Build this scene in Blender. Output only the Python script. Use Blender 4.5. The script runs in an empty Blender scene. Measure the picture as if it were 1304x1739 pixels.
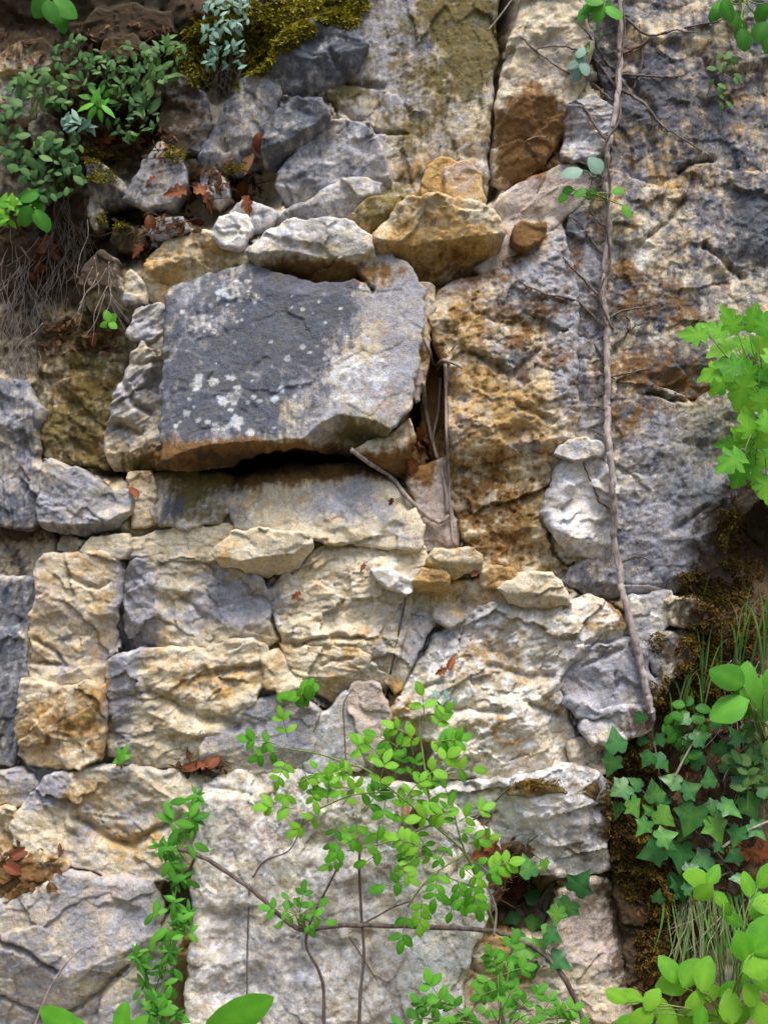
import bpy, math, random
import numpy as np
from mathutils import Vector

random.seed(7)
rng = np.random.default_rng(7)
scene = bpy.context.scene
R = math.radians

# ------------------------------------------------------------------ camera, sky, sun, exposure
CAM_D = 2.4          # metres from the mean plane of the rock face
CAM_Z = 1.45         # eye height above the path
cam_data = bpy.data.cameras.new('camera')
cam = bpy.data.objects.new('camera', cam_data)
scene.collection.objects.link(cam)
cam.location = (0.0, -CAM_D, CAM_Z)
cam.rotation_euler = (R(90), 0, 0)
cam_data.sensor_fit = 'VERTICAL'
cam_data.angle = 2 * math.atan(1.739 / 2 / CAM_D)
cam_data.dof.use_dof = True
cam_data.dof.focus_distance = CAM_D - .06
cam_data.dof.aperture_fstop = 2.4
cam_data.clip_start = 0.05
cam_data.clip_end = 500
scene.camera = cam

SUN_ELEV, SUN_AZ = R(66), R(20)        # azimuth: from behind the camera towards +x
world = bpy.data.worlds.new('World')
scene.world = world
world.use_nodes = True
wn = world.node_tree
sky = wn.nodes.new('ShaderNodeTexSky')
sky.sky_type = 'NISHITA'
sky.sun_disc = False
sky.sun_elevation = SUN_ELEV
sky.sun_rotation = math.pi - SUN_AZ
sky.dust_density = 3.0
sky.ozone_density = 0.6
wn.links.new(sky.outputs[0], wn.nodes['Background'].inputs[0])
wn.nodes['Background'].inputs[1].default_value = 0.13
sun_data = bpy.data.lights.new('sun', 'SUN')
sun_data.energy = 1.5
sun_data.angle = R(24)
sun_data.color = (1.0, 0.96, 0.91)
sun = bpy.data.objects.new('sun', sun_data)
scene.collection.objects.link(sun)
_d = Vector((math.sin(SUN_AZ) * math.cos(SUN_ELEV), -math.cos(SUN_AZ) * math.cos(SUN_ELEV), math.sin(SUN_ELEV)))
sun.rotation_euler = _d.to_track_quat('Z', 'Y').to_euler()
scene.view_settings.view_transform = 'Standard'
scene.view_settings.look = 'None'
scene.view_settings.exposure = 1.3
scene.view_settings.gamma = 1
scene.cycles.use_denoising = True
scene.cycles.max_bounces = 6
scene.render.filter_size = 1.9

# ------------------------------------------------------------------ placing: one photo pixel is 1 mm on the mean plane
def at(px, py, d):
    f = (CAM_D - d) / CAM_D
    return Vector(((px - 652.0) * f / 1000.0, -d, CAM_Z + (869.5 - py) * f / 1000.0))

# ------------------------------------------------------------------ noise
def _hash(ix, iy, seed):
    h = (ix.astype(np.int64) * 374761393 + iy.astype(np.int64) * 668265263 + seed * 1442695041) & 0xFFFFFFFF
    h = ((h ^ (h >> 13)) * 1274126177) & 0xFFFFFFFF
    h = ((h ^ (h >> 16)) * 2246822519) & 0xFFFFFFFF
    return ((h ^ (h >> 15)) & 0xFFFFFF).astype(np.float64) / 0xFFFFFF

def perlin(x, y, seed):
    x0 = np.floor(x); y0 = np.floor(y); fx = x - x0; fy = y - y0
    u = fx * fx * fx * (fx * (fx * 6 - 15) + 10); v = fy * fy * fy * (fy * (fy * 6 - 15) + 10)
    def g(dx, dy):
        a = _hash(x0 + dx, y0 + dy, seed) * 6.28318
        return np.cos(a) * (fx - dx) + np.sin(a) * (fy - dy)
    a = g(0, 0) * (1 - u) + g(1, 0) * u
    b = g(0, 1) * (1 - u) + g(1, 1) * u
    return (a * (1 - v) + b * v) * 1.4

def fbm(x, y, scale, octv, seed, gain=0.5):
    t = 0; a = 1.0; n = 0; s = 1.0 / scale
    for k in range(octv):
        t = t + a * perlin(x * s + 17.3 * k, y * s - 9.1 * k, seed + 31 * k); n += a; a *= gain; s *= 2.03
    return t / n * 1.5

def facets(x, y, scale, seed, off, slope, ax=1.0, rot=0.0):
    """Broken rock: a plane of its own offset and tilt in each cell of a warped Voronoi diagram."""
    c, s = math.cos(rot), math.sin(rot)
    X = (x * c + y * s) / (scale * ax); Y = (-x * s + y * c) / scale
    X = X + 0.2 * perlin(X * 1.3, Y * 1.3, seed + 5) + 0.06 * perlin(X * 5, Y * 5, seed + 6)
    Y = Y + 0.2 * perlin(X * 1.3 + 40, Y * 1.3, seed + 7) + 0.06 * perlin(X * 5 + 9, Y * 5, seed + 8)
    ix = np.floor(X); iy = np.floor(Y)
    best = np.full(X.shape, 1e9); out = np.zeros(X.shape)
    for dx in (-1, 0, 1):
        for dy in (-1, 0, 1):
            cx = ix + dx; cy = iy + dy
            qx = cx + _hash(cx, cy, seed); qy = cy + _hash(cx, cy, seed + 1)
            dd = (X - qx) ** 2 + (Y - qy) ** 2
            val = off * (_hash(cx, cy, seed + 2) * 2 - 1) + slope * scale * ((_hash(cx, cy, seed + 3) * 2 - 1) * (X - qx) + (_hash(cx, cy, seed + 4) * 2 - 1) * (Y - qy))
            m = dd < best
            best = np.where(m, dd, best); out = np.where(m, val, out)
    return out

def sstep(a, b, x):
    t = np.clip((x - a) / (b - a), 0, 1)
    return t * t * (3 - 2 * t)

# ------------------------------------------------------------------ pigments of the stone
PIG = dict(
    cream=(0.60, 0.525, 0.38), ochre=(0.47, 0.30, 0.105), grey=(0.335, 0.335, 0.365), rust=(0.17, 0.082, 0.018),
    dark=(0.095, 0.104, 0.128), white=(0.74, 0.72, 0.69), olive=(0.15, 0.118, 0.035), soil=(0.055, 0.034, 0.016),
    pink=(0.47, 0.39, 0.35))
ORDER = ['ochre', 'grey', 'pink', 'rust', 'olive', 'dark', 'white', 'soil']
SCL = dict(ochre=70, grey=90, pink=80, rust=45, olive=60, dark=60, white=26, soil=50)
# stains on the rock face and shade painted under the overhang: x, y, radius x, radius y, pigment, strength
STAINS_AND_SHADE = [
    (905, 215, 62, 80, 'rust', 1.1), (880, 270, 40, 40, 'rust', .6), (800, 60, 70, 110, 'olive', .55), (700, 150, 60, 150, 'olive', .2),
    (1060, 480, 22, 40, 'rust', .45), (1130, 530, 60, 40, 'rust', .35), (1075, 720, 60, 40, 'ochre', .6), (1110, 640, 90, 30, 'rust', .5),
    (1060, 700, 40, 30, 'rust', .5), (1180, 650, 60, 35, 'rust', .35), (1200, 170, 120, 90, 'ochre', .4), (1060, 260, 40, 90, 'ochre', .4),
    (1150, 300, 30, 20, 'ochre', .8), (1270, 380, 60, 70, 'dark', .4), (1120, 170, 120, 60, 'dark', .25), (1010, 120, 40, 60, 'dark', .35),
    (1160, 870, 80, 60, 'grey', .4), (1150, 940, 90, 60, 'grey', .5), (870, 570, 90, 90, 'rust', .25), (840, 870, 90, 80, 'rust', .3),
    (920, 480, 60, 50, 'grey', .5), (850, 700, 80, 80, 'ochre', .35), (960, 560, 26, 150, 'grey', .7), (880, 600, 70, 40, 'dark', .25),
    (765, 435, 80, 36, 'rust', .45), (760, 425, 90, 50, 'ochre', .5), (700, 450, 40, 24, 'olive', .4), (680, 380, 50, 26, 'olive', .5), (740, 355, 80, 18, 'cream', .0),
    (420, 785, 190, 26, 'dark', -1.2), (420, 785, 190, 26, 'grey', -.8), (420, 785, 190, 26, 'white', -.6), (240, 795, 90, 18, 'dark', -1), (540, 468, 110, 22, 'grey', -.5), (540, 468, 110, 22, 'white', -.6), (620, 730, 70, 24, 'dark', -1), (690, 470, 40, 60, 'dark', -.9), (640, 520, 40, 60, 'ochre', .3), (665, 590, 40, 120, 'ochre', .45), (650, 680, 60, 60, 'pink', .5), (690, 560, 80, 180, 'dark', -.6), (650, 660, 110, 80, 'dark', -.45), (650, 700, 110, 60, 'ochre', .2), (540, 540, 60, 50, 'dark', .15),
    (590, 625, 36, 36, 'white', .45), (405, 495, 36, 24, 'white', .35), (350, 545, 40, 24, 'white', .33), (500, 560, 120, 90, 'dark', .25), (370, 690, 80, 60, 'dark', .2),
    (620, 730, 70, 24, 'olive', .8), (430, 785, 190, 34, 'rust', 1.7), (440, 785, 190, 30, 'soil', .75), (250, 790, 80, 14, 'olive', .6), (540, 468, 110, 26, 'rust', 1.3), (470, 465, 50, 22, 'olive', .5),  # under the big dark block, rust and soil mostly paint in the overhang's shade
    (680, 790, 40, 24, 'rust', .5), (620, 70, 60, 70, 'grey', .4), (600, 150, 60, 40, 'rust', .2), (570, 150, 50, 30, 'olive', .4),
    (330, 850, 60, 40, 'olive', .35), (300, 860, 40, 30, 'dark', .4), (450, 840, 70, 40, 'ochre', .3), (600, 850, 60, 40, 'grey', .4),
    (230, 1030, 30, 80, 'grey', .8), (110, 1230, 70, 80, 'rust', .1), (120, 1240, 70, 70, 'ochre', .2), (400, 1010, 70, 50, 'grey', .5),
    (200, 1190, 24, 70, 'grey', .6), (470, 1220, 60, 40, 'grey', .6), (330, 1210, 90, 24, 'olive', .35), (300, 1150, 120, 40, 'ochre', .25),
    (830, 1110, 60, 40, 'ochre', .5), (690, 1190, 40, 40, 'ochre', .7), (720, 1090, 60, 60, 'grey', .5), (800, 1060, 60, 40, 'grey', .4),
    (1030, 1050, 40, 40, 'ochre', .6), (1030, 1140, 70, 60, 'grey', .8), (860, 1240, 40, 40, 'ochre', .35),
    (930, 1328, 70, 10, 'rust', .8), (1050, 1400, 40, 100, 'rust', .7), (1090, 1520, 50, 90, 'rust', .4), (860, 1620, 40, 70, 'ochre', .6), (830, 1600, 30, 60, 'rust', .2),
    (990, 1440, 50, 30, 'ochre', .5), (1000, 1580, 60, 60, 'pink', .4), (910, 1390, 60, 30, 'white', .3),
    (430, 1640, 60, 60, 'grey', .4), (720, 1600, 50, 50, 'white', .3), (480, 1400, 60, 40, 'pink', .3), (490, 1660, 50, 60, 'grey', .5), (340, 1600, 20, 60, 'ochre', .4),
    (40, 1490, 60, 30, 'rust', .8), (20, 760, 70, 130, 'soil', .3), (160, 480, 70, 50, 'soil', .3), (20, 1120, 50, 160, 'dark', .2), (100, 900, 120, 20, 'soil', .4), (300, 210, 60, 80, 'soil', .25), (130, 850, 90, 40, 'dark', .1), (600, 1480, 60, 50, 'pink', .4), (520, 1520, 40, 60, 'ochre', .3), (400, 1560, 30, 60, 'dark', .2), (660, 1650, 40, 60, 'dark', .18), (370, 1420, 30, 60, 'ochre', .2), (560, 1620, 50, 30, 'ochre', .25), (150, 1340, 60, 30, 'ochre', .3), (190, 1410, 60, 40, 'ochre', .35), (80, 1340, 60, 40, 'grey', .3),
    (1010, 230, 30, 30, 'white', .25), (960, 130, 50, 60, 'cream', 0), (960, 310, 60, 24, 'pink', .5), (800, 470, 60, 50, 'pink', .6), (790, 530, 30, 40, 'ochre', .6),
    (980, 850, 40, 60, 'white', .5), (1090, 430, 22, 26, 'white', .5), (1000, 500, 20, 60, 'grey', .6), (780, 310, 30, 30, 'ochre', .7), (715, 290, 30, 50, 'ochre', .5),
    (715, 780, 24, 60, 'rust', .8), (730, 640, 20, 60, 'rust', .5), (740, 870, 40, 60, 'pink', .5), (1180, 1400, 170, 230, 'soil', 1.1), (1270, 960, 90, 150, 'soil', 1.2), (1180, 1080, 60, 60, 'soil', .5),
    (60, 440, 160, 70, 'soil', .8), (130, 230, 160, 160, 'soil', .6), (40, 560, 80, 60, 'soil', .4), (300, 30, 240, 60, 'soil', .8), (60, 20, 120, 70, 'soil', .8),
    (140, 650, 90, 80, 'rust', .18), (140, 720, 90, 60, 'olive', .3), (150, 560, 60, 50, 'olive', .4), (1100, 1620, 60, 110, 'soil', .7), (860, 1520, 40, 50, 'soil', .7),
]

def pigment(x, y, bias, seed, wx=None):
    """Linear base colour at each point from noise, the stains and the painted shade."""
    n = x.size
    col = np.tile(np.array(PIG['cream']), (n, 1))
    tone = 1 + 0.16 * fbm(x, y, 60, 4, seed + 900, .6) + .22 * fbm(x, y, 9, 4, seed + 950, .8)
    streak = fbm(x, y * 0.25, 9, 3, 77)
    for k, nm in enumerate(ORDER):
        b = np.full(n, float(bias.get(nm, 0.0)))
        for (sx, sy, rx, ry, p, s) in STAINS_AND_SHADE:
            if p == nm and s != 0:
                q = ((x - sx) / rx) ** 2 + ((y - sy) / ry) ** 2
                b += s * np.exp(-q * 0.9)
        if b.max() <= 0.02: continue
        nz = .8 * fbm(x, y, SCL[nm], 5, 300 + 50 * k, .66) + .5 * fbm(x, y, 15, 4, 320 + 50 * k, .75) + .12 * streak
        m = sstep(0.08, .92, 2.0 * b - 0.5 + 0.95 * nz + (0.12 * streak if nm in ('dark', 'olive', 'rust') else 0))
        m = m * np.clip(b * 6, 0, 1)
        m = np.clip(m, 0, 0.94)[:, None]
        p = np.array(PIG[nm])
        col = col * (1 - m) + p * m
    return np.clip(col * tone[:, None], 0.008, 0.8)

# ------------------------------------------------------------------ materials
def new_mat(name):
    m = bpy.data.materials.new(name); m.use_nodes = True
    nt = m.node_tree; b = nt.nodes['Principled BSDF']
    return m, nt, b

def stone_material():
    m, nt, b = new_mat('weathered limestone')
    N = nt.nodes; L = nt.links
    geo = N.new('ShaderNodeNewGeometry')
    att = N.new('ShaderNodeAttribute'); att.attribute_name = 'stone'
    def noise(scale, det, rough=.6):
        n = N.new('ShaderNodeTexNoise'); n.inputs['Scale'].default_value = scale; n.inputs['Detail'].default_value = det
        n.inputs['Roughness'].default_value = rough; L.new(geo.outputs['Position'], n.inputs['Vector']); return n
    n1 = noise(130, 6, .75); n2 = noise(300, 4, .7); n3 = noise(28, 5, .65)
    r1 = N.new('ShaderNodeMapRange'); r1.inputs[1].default_value = .3; r1.inputs[2].default_value = .7; r1.inputs[3].default_value = .70; r1.inputs[4].default_value = 1.28
    L.new(n1.outputs[0], r1.inputs[0])
    r3 = N.new('ShaderNodeMapRange'); r3.inputs[1].default_value = .3; r3.inputs[2].default_value = .7; r3.inputs[3].default_value = .82; r3.inputs[4].default_value = 1.18
    L.new(n3.outputs[0], r3.inputs[0])
    mu = N.new('ShaderNodeMath'); mu.operation = 'MULTIPLY'; L.new(r1.outputs[0], mu.inputs[0]); L.new(r3.outputs[0], mu.inputs[1])
    # dark specks (algae in the pores)
    r2 = N.new('ShaderNodeMapRange'); r2.inputs[1].default_value = .30; r2.inputs[2].default_value = .42; r2.inputs[3].default_value = .35; r2.inputs[4].default_value = 1.0
    L.new(n2.outputs[0], r2.inputs[0])
    mu2 = N.new('ShaderNodeMath'); mu2.operation = 'MULTIPLY'; L.new(mu.outputs[0], mu2.inputs[0]); L.new(r2.outputs[0], mu2.inputs[1])
    mx = N.new('ShaderNodeVectorMath'); mx.operation = 'SCALE'
    L.new(att.outputs['Color'], mx.inputs[0]); L.new(mu2.outputs[0], mx.inputs['Scale'])
    # faint warm and cool mottling
    n4 = noise(55, 4, .6)
    cr = N.new('ShaderNodeValToRGB'); cr.color_ramp.elements[0].position = .36; cr.color_ramp.elements[0].color = (.94, .98, 1.06, 1)
    cr.color_ramp.elements[1].position = .64; cr.color_ramp.elements[1].color = (1.07, 1.0, .89, 1)
    L.new(n4.outputs[0], cr.inputs[0])
    mm = N.new('ShaderNodeVectorMath'); mm.operation = 'MULTIPLY'; L.new(mx.outputs[0], mm.inputs[0]); L.new(cr.outputs[0], mm.inputs[1])
    L.new(mm.outputs[0], b.inputs['Base Color'])
    b.inputs['Roughness'].default_value = .93
    b.inputs['Specular IOR Level'].default_value = .25
    bu1 = N.new('ShaderNodeBump'); bu1.inputs['Strength'].default_value = .6; bu1.inputs['Distance'].default_value = .0034
    L.new(n1.outputs[0], bu1.inputs['Height'])
    bu2 = N.new('ShaderNodeBump'); bu2.inputs['Strength'].default_value = .8; bu2.inputs['Distance'].default_value = .002
    L.new(n2.outputs[0], bu2.inputs['Height']); L.new(bu1.outputs[0], bu2.inputs['Normal'])
    L.new(bu2.outputs[0], b.inputs['Normal'])
    return m

def leaf_material(name, c0, c1, c2, transl=.35, rough=.58):
    m, nt, b = new_mat(name)
    N = nt.nodes; L = nt.links
    att = N.new('ShaderNodeAttribute'); att.attribute_name = 'tint'
    geo = N.new('ShaderNodeNewGeometry')
    nz = N.new('ShaderNodeTexNoise'); nz.inputs['Scale'].default_value = 60; nz.inputs['Detail'].default_value = 3
    L.new(geo.outputs['Position'], nz.inputs['Vector'])
    ad = N.new('ShaderNodeMath'); ad.operation = 'MULTIPLY_ADD'; ad.inputs[1].default_value = .5; ad.inputs[2].default_value = -.25
    L.new(nz.outputs[0], ad.inputs[0])
    ad2 = N.new('ShaderNodeMath'); ad2.operation = 'ADD'; L.new(ad.outputs[0], ad2.inputs[0]); L.new(att.outputs['Fac'], ad2.inputs[1])
    cr = N.new('ShaderNodeValToRGB'); e = cr.color_ramp.elements
    e[0].color = (*c0, 1); e[1].color = (*c2, 1); x = e.new(.5); x.color = (*c1, 1)
    L.new(ad2.outputs[0], cr.inputs[0])
    # a few dry brown specks and blotches
    sp = N.new('ShaderNodeTexNoise'); sp.inputs['Scale'].default_value = 150; sp.inputs['Detail'].default_value = 4; sp.inputs['Roughness'].default_value = .7
    L.new(geo.outputs['Position'], sp.inputs['Vector'])
    mr = N.new('ShaderNodeMapRange'); mr.inputs[1].default_value = .62; mr.inputs[2].default_value = .72; mr.inputs[4].default_value = .6
    L.new(sp.outputs[0], mr.inputs[0])
    mc = N.new('ShaderNodeMix'); mc.data_type = 'RGBA'; L.new(mr.outputs[0], mc.inputs[0]); L.new(cr.outputs[0], mc.inputs[6]); mc.inputs[7].default_value = (.16, .12, .03, 1)
    cr = type('o', (), {'outputs': [mc.outputs[2]]})
    L.new(cr.outputs[0], b.inputs['Base Color'])
    b.inputs['Roughness'].default_value = rough
    b.inputs['Specular IOR Level'].default_value = .3
    tr = N.new('ShaderNodeBsdfTranslucent'); L.new(cr.outputs[0], tr.inputs[0])
    mx = N.new('ShaderNodeMixShader'); mx.inputs[0].default_value = transl
    L.new(b.outputs[0], mx.inputs[1]); L.new(tr.outputs[0], mx.inputs[2])
    L.new(mx.outputs[0], N['Material Output'].inputs['Surface'])
    return m

def bark_material(name, c0, c1, scale=140):
    m, nt, b = new_mat(name)
    N = nt.nodes; L = nt.links
    geo = N.new('ShaderNodeNewGeometry')
    mp = N.new('ShaderNodeMapping'); mp.inputs['Scale'].default_value = (1, 1, .25); L.new(geo.outputs['Position'], mp.inputs[0])
    nz = N.new('ShaderNodeTexNoise'); nz.inputs['Scale'].default_value = scale; nz.inputs['Detail'].default_value = 5
    L.new(mp.outputs[0], nz.inputs['Vector'])
    cr = N.new('ShaderNodeValToRGB'); e = cr.color_ramp.elements
    e[0].position = .35; e[0].color = (*c0, 1); e[1].position = .65; e[1].color = (*c1, 1)
    L.new(nz.outputs[0], cr.inputs[0]); L.new(cr.outputs[0], b.inputs['Base Color'])
    bu = N.new('ShaderNodeBump'); bu.inputs['Strength'].default_value = .6; bu.inputs['Distance'].default_value = .002
    L.new(nz.outputs[0], bu.inputs['Height']); L.new(bu.outputs[0], b.inputs['Normal'])
    b.inputs['Roughness'].default_value = .85
    return m

M_STONE = stone_material()
M_LIME = leaf_material('fresh lime leaf', (.045, .19, .012), (.11, .37, .022), (.24, .53, .04), .45)
M_GREEN = leaf_material('mid green leaf', (.03, .14, .012), (.07, .27, .025), (.14, .42, .04), .38)
M_IVY = leaf_material('ivy leaf', (.018, .085, .022), (.055, .19, .05), (.16, .36, .05), .25, .35)
M_DULL = leaf_material('shaded herb leaf', (.022, .07, .015), (.05, .14, .035), (.13, .24, .06), .3)
M_GLAUC = leaf_material('blue grey leaf', (.07, .15, .11), (.14, .26, .19), (.24, .38, .29), .2)
M_MOSS = leaf_material('moss', (.07, .058, .005), (.24, .21, .012), (.42, .38, .02), .2, .9)
M_BMOSS = leaf_material('brown moss', (.04, .02, .004), (.125, .07, .01), (.24, .18, .016), .2, .9)
M_DEAD = leaf_material('dead leaf', (.10, .026, .012), (.27, .085, .03), (.44, .27, .14), .2, .7)
M_GRASS = leaf_material('grass blade', (.05, .14, .02), (.11, .27, .05), (.3, .34, .12), .35)
M_BARK = bark_material('vine bark', (.17, .135, .12), (.40, .34, .31))
M_TWIG = bark_material('brown twig', (.06, .042, .033), (.16, .12, .10))
M_ROOT = bark_material('dry root', (.17, .13, .10), (.38, .31, .26))
M_STEMG = bark_material('green stem', (.09, .14, .03), (.2, .24, .07))

# ------------------------------------------------------------------ mesh helpers
def link(o, parent=None):
    scene.collection.objects.link(o)
    if parent is not None: o.parent = parent
    return o

def mesh_np(name, verts, faces, mat, attr=None, data=None, parent=None, smooth=True, loc=None):
    me = bpy.data.meshes.new(name)
    verts = np.asarray(verts, dtype=np.float32).reshape(-1, 3)
    if loc is not None: verts = verts - np.array(loc, dtype=np.float32)
    me.from_pydata(verts.tolist(), [], faces)
    if attr == 'stone':
        a = me.attributes.new('stone', 'FLOAT_COLOR', 'POINT')
        c = np.ones((len(verts), 4), dtype=np.float32); c[:, :3] = data
        a.data.foreach_set('color', c.ravel())
    elif attr == 'tint':
        a = me.attributes.new('tint', 'FLOAT', 'POINT')
        a.data.foreach_set('value', np.asarray(data, dtype=np.float32))
    if smooth: me.polygons.foreach_set('use_smooth', [True] * len(me.polygons))
    me.materials.append(mat)
    me.update()
    o = bpy.data.objects.new(name, me)
    if loc is not None: o.location = loc
    return link(o, parent)

def tag(o, label=None, cat=None, group=None, kind=None):
    if label: o['label'] = label
    if cat: o['category'] = cat
    if group: o['group'] = group
    if kind: o['kind'] = kind
    return o

def empty(name, loc, label, cat, group=None):
    o = bpy.data.objects.new(name, None); o.location = loc; o.empty_display_size = .02
    link(o); tag(o, label, cat, group)
    return o

# depth of the finished rock surface, read when plants are put on it
GS = 4
GW, GH = 1500 // GS, 1940 // GS
SURF = np.full((GH, GW), -0.5)
def surf(px, py):
    i = int((py + 100) / GS); j = int((px + 100) / GS)
    return float(SURF[min(max(i, 0), GH - 1), min(max(j, 0), GW - 1)])
def surf_write(px, py, d):
    i = ((py + 100) / GS).astype(int); j = ((px + 100) / GS).astype(int)
    ok = (i >= 0) & (i < GH) & (j >= 0) & (j < GW)
    np.maximum.at(SURF, (i[ok], j[ok]), d[ok])

# ------------------------------------------------------------------ the cliff behind the blocks
def seg_dist(x, y, pts):
    best = np.full(x.shape, 1e9)
    for (ax, ay), (bx, by) in zip(pts[:-1], pts[1:]):
        vx, vy = bx - ax, by - ay; l2 = vx * vx + vy * vy + 1e-9
        t = np.clip(((x - ax) * vx + (y - ay) * vy) / l2, 0, 1)
        best = np.minimum(best, (x - ax - t * vx) ** 2 + (y - ay - t * vy) ** 2)
    return np.sqrt(best)

def build_cliff():
    ax = np.concatenate([np.concatenate([np.arange(-3400, -760, 26), np.arange(-760, -60, 12)]), np.arange(-60, 1365, 4.2), np.concatenate([np.arange(1366, 2070, 12), np.arange(2070, 4700, 26)])]).astype(float)
    ay = np.concatenate([np.arange(-2000, -60, 26), np.arange(-60, 1800, 4.2), np.arange(1802, 2330, 22)]).astype(float)
    X, Y = np.meshgrid(ax, ay); x = X.ravel(); y = Y.ravel()
    d = -62 + 16 * fbm(x, y, 260, 4, 11) + facets(x, y, 150, 21, 9, .10, 1.4, .2) + facets(x, y, 52, 22, 6, .25, 1.2, -.3) + facets(x, y, 20, 23, 2, .3) + 3 * fbm(x, y, 18, 4, 24)
    out = sstep(0, 260, np.maximum(np.maximum(-40 - x, x - 1344), np.maximum(-40 - y, y - 1779)))
    d += out * (70 + 60 * facets(x, y, 330, 25, 1, 0, 1.3, .1) + 40 * fbm(x, y, 700, 3, 26))
    # earth banks
    d += 40 * np.exp(-(((x - 1240) / 90) ** 2 + ((y - 1080) / 90) ** 2))
    d += 35 * np.exp(-(((x - 120) / 150) ** 2 + ((y - 640) / 120) ** 2)) 
    d -= 50 * np.exp(-(((x - 60) / 200) ** 2 + ((y - 60) / 90) ** 2))
    d += 40 * np.exp(-(((x - 450) / 150) ** 2 + ((y - 20) / 60) ** 2))
    bank = sstep(-.15, .55, 1.0 - ((x - 1245) / 255) ** 2 - ((y - 1350) / 390) ** 2) * (1 - out)
    d = d * (1 - bank) + (34 + 16 * fbm(x, y, 90, 4, 29) + facets(x, y, 30, 28, 5, .2)) * bank
    # the joints between blocks are shallow: the mass behind follows the blocks a little way back
    j = np.clip(((x + 100) / GS).astype(int), 0, GW - 1); i = np.clip(((y + 100) / GS).astype(int), 0, GH - 1)
    G0 = np.full((GH, GW), -60.0); G0[i, j] = d
    has = SURF > -.4
    S = np.where(has, SURF * 1000, -60.0)
    Bl = S.copy(); Wt = has.astype(float) + .12; Bl = Bl * Wt
    def box(A, k):
        for axis in (0, 1):
            P_ = np.concatenate([np.repeat(A.take([0], axis), k, axis), A, np.repeat(A.take([-1], axis), k, axis)], axis)
            c_ = np.cumsum(P_, axis); n_ = A.shape[axis]
            c_ = np.concatenate([np.zeros_like(c_.take([0], axis)), c_], axis)
            A = (c_.take(range(2 * k + 1, 2 * k + 1 + n_), axis) - c_.take(range(0, n_), axis)) / (2 * k + 1)
        return A
    for _ in range(3): Bl = box(Bl, 5); Wt = box(Wt, 5)
    near = box(box(has.astype(float), 6), 6)
    fill = Bl / Wt - 24
    Sm = S.copy()
    for ddx in (-2, -1, 0, 1, 2):
        for ddy in (-2, -1, 0, 1, 2): Sm = np.where(has, np.minimum(Sm, np.roll(np.roll(S, ddx, 1), ddy, 0) + np.where(np.roll(np.roll(has, ddx, 1), ddy, 0), 0, 999)), Sm)
    inn = (x > -95) & (x < 1395) & (y > -95) & (y < 1830)
    w = sstep(.52, .78, near[i, j]) * inn
    dn = d * (1 - w) + np.maximum(d, fill[i, j] + 3 * facets(x, y, 20, 23, 2, .3) + 6 * fbm(x, y, 24, 4, 24)) * w
    dn = np.where(has[i, j] & inn, np.minimum(dn, Sm[i, j] - 9), dn)
    d = dn + 0
    # open joints and hollows
    d -= 150 * np.exp(-(seg_dist(x, y, [(850, -60), (842, 60), (832, 180), (826, 330)]) / 15) ** 2)
    d -= 130 * np.exp(-(seg_dist(x, y, [(742, 495), (728, 530), (722, 600), (708, 680), (695, 740)]) / 10) ** 2)
    d -= 220 * np.exp(-(((x - 1330) / 90) ** 2 + ((y - 900) / 120) ** 2))
    d -= 110 * np.exp(-(((x - 470) / 130) ** 2 + ((y - 782) / 20) ** 2)) + 70 * np.exp(-(((x - 260) / 120) ** 2 + ((y - 803) / 10) ** 2))
    d -= 50 * np.exp(-(((x - 1215) / 70) ** 2 + ((y - 1600) / 40) ** 2))
    low = sstep(1900, 2330, y); d += low * 260
    d /= 1000.0
    surf_write(x, y, d)
    f = (CAM_D - np.clip(d, -.12, .08)) / CAM_D
    P = np.stack([(x - 652) * f / 1000, -d, CAM_Z + (869.5 - y) * f / 1000], 1)
    bias = {'soil': .16, 'ochre': .34, 'grey': .36, 'rust': .1, 'olive': .15}
    c = pigment(x, y, bias, 3)
    ny, nx = X.shape
    i = np.arange(ny * nx).reshape(ny, nx)
    F = np.stack([i[1:, :-1], i[1:, 1:], i[:-1, 1:], i[:-1, :-1]], -1).reshape(-1, 4).tolist()
    o = mesh_np('cliff', P, F, M_STONE, 'stone', c)
    tag(o, 'brown earthy limestone cliff behind and between the broken blocks', 'cliff', kind='structure')

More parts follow.
